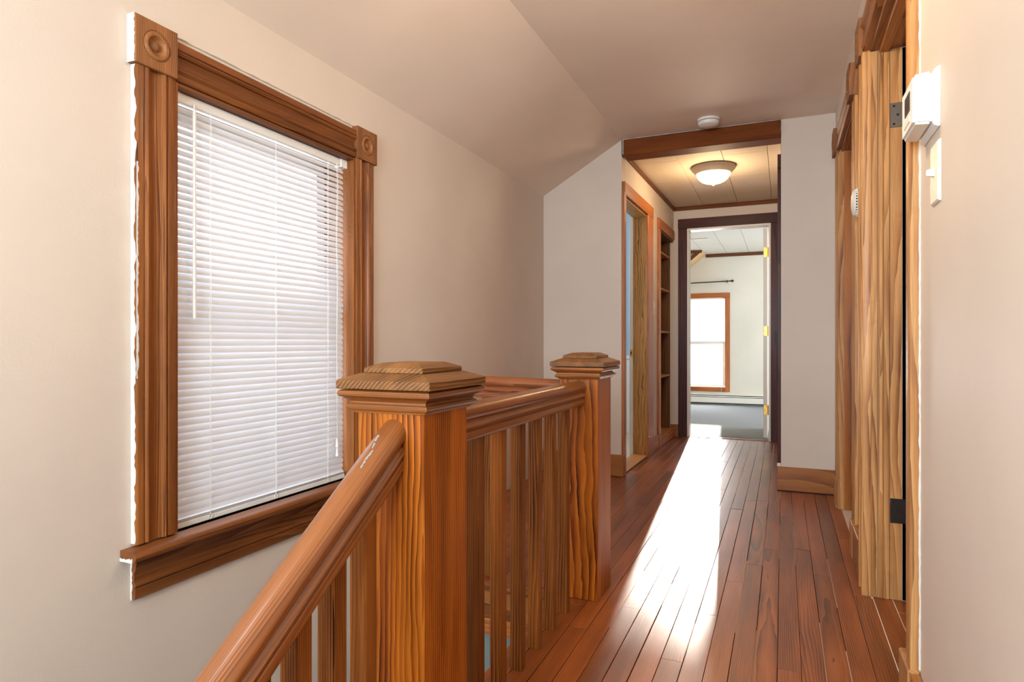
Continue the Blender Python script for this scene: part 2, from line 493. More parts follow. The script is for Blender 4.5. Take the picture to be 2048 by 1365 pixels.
def carved_block(name, face, y0, y1, z0, z1, depth, mat, parent, R=0.043, seg=40):
    """square block against a wall (face = wall x, depth signed along x) whose front is turned into a bull's-eye"""
    cy, cz = (y0 + y1) / 2, (z0 + z1) / 2
    hy, hz = (y1 - y0) / 2, (z1 - z0) / 2
    sg = 1 if depth > 0 else -1
    prof = [(R, 0.0), (R * 0.97, -0.0022), (R * 0.93, -0.0022), (R * 0.89, 0.0008), (R * 0.78, 0.0030), (R * 0.66, 0.0020), (R * 0.56, -0.003), (R * 0.46, -0.0085), (R * 0.36, -0.0098), (R * 0.30, -0.008), (R * 0.26, -0.004), (R * 0.16, -0.0008)]
    v, f = [], []
    for k in range(seg):
        t = 2 * math.pi * k / seg
        c, s_ = math.cos(t), math.sin(t)
        m = 1.0 / max(abs(c), abs(s_))
        v.append((face, cy + hy * c * m, cz + hz * s_ * m))
        v.append((face + depth - sg * 0.002, cy + hy * c * m, cz + hz * s_ * m))
        v.append((face + depth, cy + (hy - 0.002) * c * m, cz + (hz - 0.002) * s_ * m))
        for r, h in prof:
            v.append((face + depth + sg * h, cy + r * c, cz + r * s_))
    n = 3 + len(prof)
    v.append((face + depth, cy, cz))
    v.append((face, cy, cz))
    for k in range(seg):
        j = (k + 1) % seg
        for q in range(n - 1):
            f.append([k * n + q, j * n + q, j * n + q + 1, k * n + q + 1])
        f.append([k * n + n - 1, j * n + n - 1, len(v) - 2])
        f.append([j * n, k * n, len(v) - 1])
    return obj(name, v, f, mat, parent, True)

def ragged(name, a, b, w0, w1, side, out, mat, parent=None, n=60, jit=0.6, thick=0.0012):
    """flaked paint strip: a to b, width along side jittered, lifted along out; a thin solid skin"""
    a, b, side, out = Vector(a), Vector(b), Vector(side), Vector(out)
    v, f = [], []
    w = (w0 + w1) / 2
    for i in range(n + 1):
        t = i / n
        p = a.lerp(b, t)
        w += (random.uniform(w0, w1) - w) * jit
        e0 = p - side * random.uniform(0, 0.0008); e1 = p + side * w
        v += [e0 + out * thick, e1 + out * thick * 0.6, e1 - out * 0.0005, e0 - out * 0.0005]
    for i in range(n):
        for k in range(4):
            f.append([i * 4 + k, i * 4 + (k + 1) % 4, (i + 1) * 4 + (k + 1) % 4, (i + 1) * 4 + k])
    f.append([0, 1, 2, 3]); f.append([n * 4 + k for k in range(4)])
    return obj(name, v, f, mat, parent)

# ================================================================== dimensions (metres; camera stands over 0,0)
XL, XR = -1.63, 0.30            # hall side walls
YS = 4.39                       # stub walls / beam
YB = 6.50                       # back wall of passage
ZC = 2.372                      # hall ceiling
ZP = 2.305                      # passage ceiling
XS = -1.045                     # slope break and passage left corner
ZK = 2.03                       # knee: left wall top
YR = -1.60                      # rear wall
XWELL = -0.755                  # floor edge at the stairwell
YWELL = 2.25
ZLAND = -0.57

# ================================================================== floor
floor = struct(empty('floor', (0, 0, 0)), 'red-brown varnished strip floor of the hall')
box('subfloor', -0.651, XR + 0.16, YR, YB + 0.05, -0.16, -0.019, 'subfloor', floor)
box('subfloor', -0.755, -0.6515, 1.03, YB + 0.05, -0.16, -0.019, 'subfloor', floor)
box('subfloor', XL, -0.756, YWELL + 0.0, YB + 0.05, -0.16, -0.019, 'subfloor', floor)
PW = 0.0643
x_edge = 0.049 + PW * 6
cols = []
x = x_edge
while x > XL - 0.05:
    cols.append((x - PW, x)); x -= PW
def plank(x0, x1, y0, y1):
    g = random.uniform(0.0004, 0.0013)
    dz = random.uniform(-0.0007, 0.0007)
    v, f = box_data(x0 + g, x1 - g, y0 + 0.0006, y1 - 0.0006, -0.018, dz, 0.0009)
    obj('plank', v, f, 'plank', floor)
for (a, b) in cols:
    c = (a + b) / 2
    spans = []
    if c > XR:
        spans = [(1.88, 2.70), (3.20, 4.05)]
        if a > XR + 0.13: continue
    elif c > -0.65: spans = [(YR, YB - 0.015)]
    elif c > XWELL: spans = [(1.03, YB - 0.015)]
    elif c > -1.03: spans = [(YWELL + 0.02, YB - 0.015)]
    elif c > -1.10: spans = [(YWELL + 0.02, YS)]
    else: spans = [(YWELL + 0.02, YS)]
    a2, b2 = max(a, XL), b
    if b2 - a2 < 0.01: continue
    for s0, s1 in spans:
        y = s0 - random.uniform(0, 1.2)
        while y < s1:
            ln = random.choice((0.75, 1.1, 1.5, 1.9, 2.3)) * random.uniform(0.9, 1.1)
            p0, p1 = max(y, s0), min(y + ln, s1)
            if s1 - p1 < 0.12: p1 = s1
            if p1 - p0 > 0.03: plank(a2, b2, p0, p1)
            y = p1 if p1 >= s1 else y + ln
# pale filler showing in some of the joints
fl_v, fl_f = [], []
for (a, b) in cols:
    if -0.6 < a < 0.22:
        y = random.uniform(0.8, 1.6)
        while y < 4.3:
            l = random.uniform(0.15, 0.8)
            if random.random() < 0.55:
                n = len(fl_v); w = random.uniform(0.0006, 0.0014)
                for (yy, zz) in ((y, -0.0035), (y + l, -0.0035), (y + l, -0.0002), (y, -0.0002)):
                    fl_v += [(a - w, yy, zz), (a + w, yy, zz)]
                for k in range(4):
                    q = (k + 1) % 4
                    fl_f.append([n + 2 * k, n + 2 * k + 1, n + 2 * q + 1, n + 2 * q])
                fl_f.append([n, n + 2, n + 4, n + 6]); fl_f.append([n + 1, n + 3, n + 5, n + 7])
            y += l + random.uniform(0.1, 0.7)
jf = obj('joint_filler', fl_v, fl_f, 'filler', floor); jf['kind'] = 'stuff'

# nosing and fascia round the stairwell
t = struct(empty('trim_1', (XWELL, 1.7, 0)), 'wooden nosing and fascia boards edging the stairwell')
nos = [(-0.012, -0.030), (0.012, -0.030), (0.020, -0.022), (0.022, -0.012), (0.020, -0.003), (0.012, 0.001), (-0.012, 0.001)]
sweep('nosing', nos, (-0.78, YWELL + 0.004, 0), (XL + 0.001, YWELL + 0.004, 0), (0, -1, 0), (0, 0, 1), 'rail_x', t)
box('fascia_board', XL + 0.001, -0.772, YWELL - 0.004, YWELL + 0.012, -0.135, -0.030, 'fascia', t, 0.001)
box('fascia_lower', XL + 0.001, -0.772, YWELL - 0.012, YWELL + 0.012, -0.199, -0.137, 'orange_x', t, 0.002)
sweep('nosing', nos, (XWELL - 0.003, 1.21, 0), (XWELL - 0.003, YWELL + 0.004, 0), (-1, 0, 0), (0, 0, 1), 'rail_y', t)
box('fascia_board', XWELL - 0.010, XWELL + 0.004, 1.03, YWELL - 0.02, -0.199, -0.030, 'base_y', t, 0.001)

# landing below and the flight going down
fl2 = struct(box('floor_landing', XL, XWELL - 0.012, 1.0, YWELL - 0.014, ZLAND - 0.05, ZLAND, 'landing'), 'grey painted landing in the stairwell')
stair = empty('staircase', (-1.19, 0.2, -1.5))
tag(stair, 'wooden stair flight going down under the sloping handrail', 'stairs')
for k in range(7):
    y1 = 1.0 - 0.27 * k
    z1 = ZLAND - 0.19 * (k + 1)
    box('tread', XL + 0.003, -0.73, y1 - 0.30, y1 + 0.0, z1 - 0.028, z1, 'base_x', stair, 0.003)
    box('riser', XL + 0.003, -0.73, y1 - 0.018, y1 - 0.002, z1 + 0.001, z1 + 0.16, 'landing', stair, 0.001)
v = [(-0.725, 1.022, -0.25), (-0.725, 1.022, 0.02), (-0.725, -0.95, -1.30), (-0.725, -0.95, -1.57)]
v += [(-0.665, y, z) for _, y, z in v]
obj('stringer', v, [[0, 1, 2, 3], [7, 6, 5, 4], [0, 4, 5, 1], [1, 5, 6, 2], [2, 6, 7, 3], [3, 7, 4, 0]], 'fascia', stair)

# ================================================================== hall walls
wy = [YR, 1.292, 2.125, YB]
wz = [-2.7, 0.392, 1.705, ZK + 0.03]
wall('wall_left', [YR, 1.292, 2.125, YS + 0.001], wz, lambda i, k: not (i == 1 and k == 1), XL - 0.16, XL, 'x', 'wall')
D1 = (1.90, 2.69); D2 = (3.235, 4.03); ZD = 2.045
wall('wall_right', [YR, D1[0], D1[1], D2[0], D2[1], YB], [-0.16, 0.0, ZD, 2.45],
     lambda i, k: k != 1 or i in (0, 2, 4), XR, XR + 0.125, 'x', 'wall')
struct(prism_y('wall_stub_left', [(XL, -0.16), (XS, -0.16), (XS, ZC), (XL, ZK)], YS, YS + 0.10, 'wall'))
struct(box('wall_stub_right', -0.012, XR, YS, YS + 0.10, -0.16, ZC + 0.001, 'wall'))
wall('wall_rear', [XL - 0.16, -1.30, 0.10, XR + 0.125], [-2.7, 0.75, 2.05, 2.45], lambda i, k: not (i == 1 and k == 1), YR - 0.1, YR, 'y', 'wall')  # unseen opening added so the rear fill light reaches the hall
struct(box('wall_stair_lower', -0.660, -0.60, YR, 1.03, -2.7, -0.161, 'landing'))
struct(box('wall_stair_upper', XWELL + 0.004, -0.60, 1.031, YWELL, -2.7, -0.161, 'landing'))
struct(box('wall_stair_end', XL, XWELL + 0.08, YWELL + 0.013, YWELL + 0.09, -2.7, -0.161, 'landing'))
struct(box('floor_lower', XL - 0.16, XWELL + 0.08, YR - 0.1, YWELL + 0.09, -2.75, -2.7, 'landing'))

# ceilings
struct(box('ceiling', XS, XR + 0.125, YR - 0.1, YS + 0.12, ZC, ZC + 0.06, 'ceil'))
s0 = Vector((XL - 0.03, 0, ZK - 0.03 * (ZC - ZK) / (XS - XL)))
struct(prism_y('ceiling_slope', [(XL - 0.12, ZK - 0.12 * (ZC - ZK) / (XS - XL)), (XS, ZC), (XS, ZC + 0.06), (XL - 0.17, ZK + 0.0)], YR - 0.1, YS + 0.10, 'ceil'))

# baseboards
b = struct(empty('baseboard_right', (XR, 3.0, 0)), 'fir baseboards along the hall')
box('board', -0.034, XR - 0.003, YS - 0.020, YS - 0.001, 0.004, 0.152, 'base_x', b, 0.002)
box('board_return', -0.034, -0.013, YS - 0.0005, YS + 0.098, 0.004, 0.152, 'base_y', b, 0.002)
box('painted_top', -0.035, -0.0135, YS - 0.001, YS + 0.098, 0.1525, 0.156, 'white', b)
box('dark_strip', -0.034, XR - 0.003, YS - 0.024, YS - 0.001, -0.001, 0.0035, 'dark', b)  # thin dark strip along the foot of the board
box('board', 0.278, XR - 0.001, 2.825, 3.118, 0.002, 0.150, 'base_y', b, 0.003)
box('board', 0.278, XR - 0.001, YR + 0.01, 1.755, 0.002, 0.160, 'base_y', b, 0.003)
b = struct(empty('baseboard_left', (-1.3, YS, 0)), 'fir baseboard on the stub wall behind the railing')
box('board', XL + 0.003, XS + 0.018, YS - 0.020, YS - 0.001, 0.002, 0.152, 'base_x', b, 0.002)

# ================================================================== beam over the passage
t = struct(empty('trim_2', (-0.52, YS, 2.257)), 'red-brown stained header beam over the passage opening')
box('beam', XS + 0.018, -0.0125, YS - 0.022, YS + 0.125, 2.253, 2.366, 'beam', t, 0.004)
ragged('paint_line', (XS + 0.016, YS - 0.0225, 2.3655), (-0.02, YS - 0.0225, 2.3655), 0.001, 0.005, (0, 0, 1), (0, -1, 0), 'old_paint', t, 70)
ragged('paint_line', (XS + 0.017, YS - 0.0225, 2.262), (XS + 0.017, YS - 0.0225, 2.366), 0.002, 0.005, (-1, 0, 0), (0, -1, 0), 'old_paint', t, 16)

# ================================================================== window 1 (left wall)
w1 = struct(empty('window_1', (XL, 1.708, 0.38)), 'tall hall window in moulded wood casing with carved corner blocks')
# casing profile: a across the width, b = projection from the wall
def casing_prof(w, t):
    pts = [(0, 0), (0, t * 0.86), (0.004, t), (w * 0.17, t), (w * 0.19, t * 0.82), (w * 0.22, t * 0.98), (w * 0.27, t * 1.12), (w * 0.32, t * 0.98), (w * 0.34, t * 0.72)]
    for i in range(7):
        s = i / 6
        pts.append((w * (0.36 + 0.26 * s), t * (0.66 - 0.2 * math.sin(math.pi * s))))
    pts += [(w * 0.64, t * 0.72), (w * 0.66, t * 0.98), (w * 0.71, t * 1.12), (w * 0.76, t * 0.98), (w * 0.78, t * 0.82), (w * 0.80, t), (w - 0.004, t), (w, t * 0.86), (w, 0)]
    return pts
CW, CT = 0.122, 0.022
YO0, YO1 = 1.291, 2.127         # opening
cp = casing_prof(CW, CT)
for y in (YO0 - CW, YO1):
    sweep('casing', cp, (XL, y, 0.398), (XL, y, 1.712), (0, 1, 0), (1, 0, 0), 'cas_z', w1)
sweep('head_casing', casing_prof(0.114, CT), (XL, YO0 - 0.004, 1.706), (XL, YO1 + 0.004, 1.706), (0, 0, 1), (1, 0, 0), 'cas_y', w1)
for (ya, yb) in ((YO0 - CW - 0.010, YO0 - 0.001), (YO1 + 0.001, YO1 + CW + 0.012)):
    carved_block('corner_block', XL, ya, yb, 1.706, 1.838, 0.030, 'block', w1)
# jamb lining
box('jamb', XL - 0.155, XL + 0.016, YO1 - 0.010, YO1 - 0.0005, 0.398, 1.7045, 'cas_z', w1, 0.001)
box('jamb', XL - 0.155, XL + 0.016, YO0 + 0.0015, YO0 + 0.010, 0.398, 1.7045, 'cas_z', w1, 0.001)
box('head_jamb', XL - 0.155, XL + 0.014, YO0 + 0.010, YO1 - 0.010, 1.694, 1.7045, 'cas_y', w1, 0.001)
# stool and apron
st = [(-0.15, 0.0), (-0.15, 0.030), (0.046, 0.030), (0.056, 0.027), (0.062, 0.019), (0.062, 0.010), (0.056, 0.002), (0.046, 0.0)]
sweep('sill', st, (XL, YO0 - 0.0, 0.362), (XL, YO1, 0.362), (1, 0, 0), (0, 0, 1), 'cas_y', w1)
st2 = [(0.0015, 0.0), (0.0015, 0.030), (0.046, 0.030), (0.056, 0.027), (0.062, 0.019), (0.062, 0.010), (0.056, 0.002), (0.046, 0.0)]
sweep('sill_horn', st2, (XL, YO0 - CW - 0.032, 0.362), (XL, YO0 + 0.001, 0.362), (1, 0, 0), (0, 0, 1), 'cas_y', w1)
sweep('sill_horn', st2, (XL, YO1 - 0.001, 0.362), (XL, YO1 + CW + 0.034, 0.362), (1, 0, 0), (0, 0, 1), 'cas_y', w1)
ap = [(0.0, 0.0), (0.012, 0.0), (0.017, 0.004), (0.018, 0.028), (0.014, 0.031), (0.019, 0.036), (0.019, 0.042), (0.014, 0.046), (0.013, 0.072), (0.018, 0.080), (0.022, 0.098), (0.026, 0.112), (0.0, 0.112)]
sweep('apron', ap, (XL, YO0 - CW - 0.001, 0.2485), (XL, YO1 + CW + 0.002, 0.2485), (1, 0, 0), (0, 0, 1), 'cas_y', w1)
# flaking paint on the outer edges
ragged('flaking_paint', (XL + 0.0005, YO0 - CW, 0.40), (XL + 0.0005, YO0 - CW, 1.705), 0.008, 0.0225, (1, 0, 0), (0, -1, 0), 'old_paint', w1, 110)
ragged('flaking_paint', (XL + CT * 0.99, YO0 - CW + 0.0005, 0.85), (XL + CT * 0.99, YO0 - CW + 0.0005, 1.44), 0.0005, 0.008, (0, 1, 0), (1, 0, 0), 'old_paint', w1, 70, 0.5)
ragged('flaking_paint', (XL + 0.0005, YO0 - CW - 0.0105, 1.707), (XL + 0.0005, YO0 - CW - 0.0105, 1.838), 0.022, 0.030, (1, 0, 0), (0, -1, 0), 'old_paint', w1, 24)
ragged('flaking_paint', (XL + 0.0005, YO0 - CW - 0.010, 1.8385), (XL + 0.0005, YO1 + CW + 0.012, 1.8385), 0.004, 0.012, (1, 0, 0), (0, 0, 1), 'old_paint', w1, 90)
ragged('flaking_paint', (XL + 0.0005, YO0, 1.8205), (XL + 0.0005, YO1, 1.8205), 0.006, 0.019, (1, 0, 0), (0, 0, 1), 'old_paint', w1, 90)
ragged('flaking_paint', (XL + 0.0005, YO0 - CW - 0.0015, 0.249), (XL + 0.0005, YO0 - CW - 0.0015, 0.361), 0.002, 0.008, (1, 0, 0), (0, -1, 0), 'old_paint', w1, 24)
ragged('flaking_paint', (XL + 0.0005, YO0 - CW - 0.002, 0.2475), (XL + 0.0005, YO1 + CW, 0.2475), 0.001, 0.005, (1, 0, 0), (0, 0, -1), 'old_paint', w1, 90, thick=0.003)
ragged('flaking_paint', (XL + 0.001, YO0 - CW - 0.0325, 0.363), (XL + 0.05, YO0 - CW - 0.0325, 0.363), 0.004, 0.014, (0, 0, 1), (0, -1, 0), 'old_paint', w1, 12)
# sashes
xs = XL - 0.115
for nm, z0, z1, dx in (('lower_sash', 0.394, 1.06, 0.0), ('upper_sash', 1.02, 1.693, -0.032)):
    sash = wall(nm, [YO0 + 0.012, YO0 + 0.058, YO1 - 0.058, YO1 - 0.012], [z0, z0 + 0.055, z1 - 0.045, z1], lambda i, k: not (i == 1 and k == 1), xs + dx - 0.014, xs + dx + 0.014, 'x', 'white', w1)
    del sash['kind']
    box('pane', xs + dx - 0.002, xs + dx + 0.002, YO0 + 0.054, YO1 - 0.054, z0 + 0.05, z1 - 0.041, 'glass', sash)

# ------------------------------------------------------------------ mini blind in window 1
bl = empty('window_blind', (XL - 0.033, 1.70, 0.40))
tag(bl, 'white closed venetian blind hanging in the hall window above the stairwell', 'blind')
BX = XL - 0.032
BY0, BY1 = YO0 + 0.012, YO1 - 0.020
box('head_rail', BX - 0.016, BX + 0.014, BY0, BY1, 1.664, 1.693, 'plastic', bl, 0.002)
box('end_bracket', BX - 0.018, BX + 0.017, BY1 - 0.030, BY1 + 0.008, 1.660, 1.6935, 'plastic', bl, 0.001)
box('end_bracket', BX - 0.018, BX + 0.017, BY0 - 0.001, BY0 + 0.030, 1.660, 1.6935, 'plastic', bl, 0.001)
NS = 57
zt, zb = 1.648, 0.425
pitch = (zt - zb) / (NS - 1)
def slat_mesh(w, ln, crown, name):
    vs, fs = [], []
    n = 6
    c = 0.006
    for i in range(n + 1):
        a = -w / 2 + w * i / n
        bz = crown * (1 - (2 * a / w) ** 2)
        inset = c * (abs(2 * a / w) ** 6)
        vs += [(a, -ln / 2 + inset, bz), (a, ln / 2 - inset, bz)]
    for i in range(n):
        fs.append([2 * i, 2 * i + 1, 2 * i + 3, 2 * i + 2])
    me = bpy.data.meshes.new(name)
    # thin solid skin
    m = len(vs)
    vs2 = vs + [(x, y, z - 0.0004) for x, y, z in vs]
    fs2 = fs + [[q + m for q in f[::-1]] for f in fs]
    rim = [2 * i for i in range(n + 1)] + [2 * i + 1 for i in range(n, -1, -1)]
    for i in range(len(rim)):
        j = (i + 1) % len(rim)
        fs2.append([rim[i], rim[i] + m, rim[j] + m, rim[j]])
    me.from_pydata(vs2, [], fs2)
    for p in me.polygons: p.use_smooth = True
    me.set_sharp_from_angle(angle=math.radians(50))
    return me
sm = slat_mesh(0.0255, BY1 - BY0 - 0.004, 0.0020, 'slat'); sm.materials.append(M['slat'])
for i in range(NS):
    z = zt - pitch * i
    o = bpy.data.objects.new('slat', sm)
    tilt = math.radians(56 + 13 * min(1, max(0, i - 16) / 14.0) + random.uniform(-1.0, 1.0))   # room-side edge down
    o.location = Vector((BX + random.uniform(-0.0006, 0.0006), (BY0 + BY1) / 2, z)) - root_of(bl)
    o.rotation_euler = (random.uniform(-0.0012, 0.0012), tilt, 0)
    link(o, bl)
box('bottom_rail', BX - 0.012, BX + 0.013, BY0 + 0.002, BY1 - 0.002, 0.3925, 0.4095, 'plastic', bl, 0.002)
for k in range(4):
    o = bpy.data.objects.new('slat', sm)
    o.location = Vector((BX, (BY0 + BY1) / 2, 0.4110 + 0.0030 * k)) - root_of(bl)
    o.rotation_euler = (0, 0.06, 0)
    link(o, bl)
for fr in (0.175, 0.52, 0.865):
    y = BY0 + (BY1 - BY0) * fr
    for dy in (-0.003, 0.003):
        pts = [(BX + 0.0145 + 0.001 * math.sin(q * 1.3 + fr * 9), y + dy * (0.6 + 0.4 * math.sin(q * 0.7)), 1.664 - q * 0.0545) for q in range(24)]
        tube('ladder_cord', pts, 0.0006, 'plastic', bl, 5)
    pts = [(BX + 0.0148, y + 0.006 * math.cos(a), 0.4035 + 0.0085 * math.sin(a)) for a in [i * 0.5 for i in range(14)]]
    tube('cord_knot', pts, 0.0009, 'plastic', bl, 5)
wy_ = BY0 + 0.075
tube('wand_hook', [(BX + 0.012, wy_, 1.676), (BX + 0.021, wy_, 1.668), (BX + 0.022, wy_, 1.645)], 0.0028, 'plastic', bl)
tube('tilt_wand', [(BX + 0.022, wy_, 1.652), (BX + 0.024, wy_ - 0.001, 1.02)], 0.0052, 'plastic', bl, 6)
py = BY1 - 0.058
cd = None
for dy in (-0.0025, 0.0025):
    pts = [(BX + 0.018 + 0.001 * math.sin(q), py + dy * (1 - q / 22) + 0.0015 * math.sin(q * 0.8), 1.668 - q * (1.118 if dy < 0 else 1.155) / 20.0) for q in range(21)]
    cd = tube('pull_cord', pts, 0.0007, 'plastic', bl, 5)
    e = pts[-1]
    lathe('tassel', [(0.0, 0.012), (0.0025, 0.012), (0.0045, -0.006), (0.0062, -0.022), (0.0, -0.024)], e, (0, 0, 1), 'plastic', cd, 12)

# ================================================================== stair railing
rl = empty('stair_railing', (-0.69, 1.6, 0.0))
tag(rl, 'varnished fir stair railing with square newel posts and slat balusters', 'railing')
def frustum(name, cx, cy, hx, hy, z0, z1, inset, zt, mat, parent):
    v = []
    for (dx, dy, z) in ((hx, hy, z0), (hx, hy, z1), (hx - inset, hy - inset, zt)):
        v += [(cx - dx, cy - dy, z), (cx + dx, cy - dy, z), (cx + dx, cy + dy, z), (cx - dx, cy + dy, z)]
    f = [[3, 2, 1, 0]]
    for r in range(2):
        for k in range(4):
            f.append([r * 4 + k, r * 4 + (k + 1) % 4, r * 4 + 4 + (k + 1) % 4, r * 4 + 4 + k])
    f.append([8, 9, 10, 11])
    o = obj(name, v, f, mat, parent)
    bm = bmesh.new(); bm.from_mesh(o.data)
    bmesh.ops.bevel(bm, geom=list(bm.edges), offset=0.0012, segments=1, affect='EDGES')
    bm.to_mesh(o.data); bm.free()
    return o
def newel(x0, x1, y0, y1, zbot):
    nw = box('newel_post', x0, x1, y0, y1, zbot, 0.852, 'newel', rl, 0.0025)
    cx, cy = (x0 + x1) / 2, (y0 + y1) / 2
    hx, hy = (x1 - x0) / 2, (y1 - y0) / 2
    # crown moulding: bead, cove, ovolo  (a = out, b = up)
    mp = [(0.0, 0.0), (0.004, 0.0), (0.006, 0.004), (0.014, 0.0075), (0.0165, 0.012), (0.0145, 0.0165), (0.010, 0.018), (0.0095, 0.022), (0.013, 0.0265), (0.019, 0.029), (0.0205, 0.031), (0.026, 0.033), (0.0285, 0.038), (0.027, 0.043), (0.022, 0.0455), (0.0, 0.0455)]
    zb_ = 0.8115
    for (p0, p1, sd) in (((x0, y0), (x1, y0), (0, -1)), ((x1, y0), (x1, y1), (1, 0)), ((x1, y1), (x0, y1), (0, 1)), ((x0, y1), (x0, y0), (-1, 0))):
        o = sweep('crown_moulding', mp, (p0[0], p0[1], zb_), (p1[0], p1[1], zb_), (sd[0], sd[1], 0), (0, 0, 1), 'crown_x' if sd[0] == 0 else 'crown_y', nw, True, cut0=-1.0, cut1=1.0)
    frustum('cap', cx, cy, hx + 0.030, hy + 0.030, 0.859, 0.8755, 0.034, 0.8885, 'cap_x', nw)
    frustum('cap_block', cx, cy, hx - 0.008, hy - 0.008, 0.8885, 0.8985, 0.026, 0.9085, 'cap_x', nw)
    return nw
newel(-0.771, -0.620, 1.024, 1.200, -0.24)
nf = newel(-0.765, -0.620, 2.235, 2.425, 0.0)
ragged('paint_splash', (-0.5945, 2.23, 0.8425), (-0.5945, 2.43, 0.8425), 0.001, 0.0045, (0, 0, 1), (1, 0, 0), 'old_paint', nf, 30)
ragged('paint_splash', (-0.606, 2.232, 0.8165), (-0.606, 2.43, 0.8165), 0.001, 0.0045, (0, 0, 1), (1, 0, 0), 'old_paint', nf, 30)
# handrail profile (a sideways, b up from the rail's underside)
def rail_prof():
    pts = [(-0.018, 0.0), (-0.019, 0.004), (-0.0225, 0.008), (-0.0225, 0.022), (-0.018, 0.0245), (-0.018, 0.027), (-0.024, 0.030), (-0.0255, 0.035), (-0.022, 0.041), (-0.018, 0.046), (-0.0185, 0.049)]
    r, cz = 0.0285, 0.066
    for i in range(19):
        a = math.radians(-140 - i * (260 / 18.0) )
        pts.append((r * math.cos(a), cz + r * math.sin(a) * 0.78 + 0.0))
    right = [(-a, b) for a, b in pts[:11]][::-1]
    return pts + right
RP = rail_prof()
ztop = max(b for _, b in RP)
RX = -0.692
sweep('handrail', RP, (RX, 1.199, 0.806 - ztop), (RX, 2.236, 0.806 - ztop), (-1, 0, 0), (0, 0, 1), 'rail_y', rl)
sweep('handrail', RP, (-0.764, 2.330, 0.803 - ztop), (XL + 0.001, 2.330, 0.822 - ztop), (0, 1, 0), (0, 0, 1), 'rail_x', rl)
SL = 0.668
cs = 1 / math.sqrt(1 + SL * SL)
def zs_(y): return 0.801 - SL * (1.024 - y)      # rail top along the slope
upv = Vector((0, -SL * cs, cs))
hr = sweep('handrail', RP, Vector((RX + 0.004, 1.027, zs_(1.027))) - upv * ztop, Vector((RX + 0.004, -0.10, zs_(-0.10))) - upv * ztop, (-1, 0, 0), upv, 'rail_s', rl)
# squared head of the sloping rail against the newel
for (ya, yb, xa, xb) in ((0.915, 0.936, 0.009, 0.006), (0.934, 0.952, 0.006, 0.008), (0.956, 0.968, 0.004, 0.0), (0.972, 0.986, -0.002, -0.004)):
    ragged('putty_repair', Vector((RX + xa, ya, zs_(ya) - 0.0007)), Vector((RX + xb, yb, zs_(yb) - 0.0007)), 0.0008, 0.0045, (1, 0, 0), upv, 'putty', hr, 10, 0.9, 0.0012)
BW = 0.0355
def baluster(x, y, z0, z1, slope=0.0):
    h = BW / 2
    v = [(x - h, y - h, z0), (x + h, y - h, z0), (x + h, y + h, z0), (x - h, y + h, z0),
         (x - h, y - h, z1 - slope * h), (x + h, y - h, z1 - slope * h), (x + h, y + h, z1 + slope * h), (x - h, y + h, z1 + slope * h)]
    bm = bmesh.new()
    vs = [bm.verts.new(c) for c in v]
    for f in ((0, 3, 2, 1), (4, 5, 6, 7), (0, 1, 5, 4), (1, 2, 6, 5), (2, 3, 7, 6), (3, 0, 4, 7)):
        bm.faces.new([vs[i] for i in f])
    up = [e for e in bm.edges if abs(e.verts[0].co.z - e.verts[1].co.z) > 0.2]
    bmesh.ops.bevel(bm, geom=up, offset=0.002, segments=1, affect='EDGES')
    bm.verts.index_update()
    o = obj('baluster', [tuple(q.co) for q in bm.verts], [[q.index for q in fc.verts] for fc in bm.faces], 'baluster', rl)
    bm.free()
    return o
for k in range(7):
    yf = 2.095 - 0.1385 * k
    baluster(-0.71, yf + BW / 2, 0.0, 0.806 - ztop + 0.002)
for k in range(6):
    baluster(-0.84 - 0.135 * k, 2.330, 0.0, 0.803 - ztop + 0.003 + 0.0222 * (0.076 + 0.135 * k))
zru = -upv.z * 0  # rail underside offset measured vertically
dv = ztop / cs
for k in range(8):
    yf = 0.939 - 0.087 * k
    yc = yf + BW / 2
    baluster(-0.708, yc, zs_(yc) - dv - 0.672, zs_(yc) - dv + 0.001, SL)

# ================================================================== right wall doors
def hinge(parent, x, y, zc, mat, hgt=0.09, w=0.05):
    """leaf let into a jamb that faces -y, knuckle on its far edge"""
    hg = box('hinge', x, x + w, y - 0.0022, y + 0.0005, zc - hgt / 2, zc + hgt / 2, mat, parent, 0.0006)
    tube('knuckle', [(x + w + 0.006, y - 0.010, zc - hgt / 2 - 0.004), (x + w + 0.006, y - 0.010, zc + hgt / 2 + 0.004)], 0.008, 'iron', hg, 10)
    lathe('pin_tip', [(0, 0.012), (0.004, 0.009), (0.006, 0.004), (0.004, 0)], (x + w + 0.006, y - 0.010, zc + hgt / 2 + 0.004), (0, 0, 1), 'iron', hg, 10)
    lathe('pin_tip', [(0, 0.012), (0.004, 0.009), (0.006, 0.004), (0.004, 0)], (x + w + 0.006, y - 0.010, zc - hgt / 2 - 0.004), (0, 0, -1), 'iron', hg, 10)
    for dz, dx in ((0.033, 0.012), (0.0, 0.024), (-0.033, 0.012)):
        lathe('screw', [(0, 0.0012), (0.0035, 0.001), (0.0045, 0)], (x + dx, y - 0.0022, zc + dz), (0, -1, 0), 'iron', hg, 10)
    return hg

d1 = struct(empty('door_1', (XR, 2.3, 0)), 'near doorway on the right wall with moulded fir casing and iron hinges')
T1 = 0.030
near = [(0, 0), (0, T1 * 0.9), (0.006, T1), (0.03, T1), (0.034, T1 * 0.8), (0.085, T1 * 0.75), (0.09, T1 * 0.95), (0.118, T1), (0.122, T1 * 0.8), (0.122, 0)]
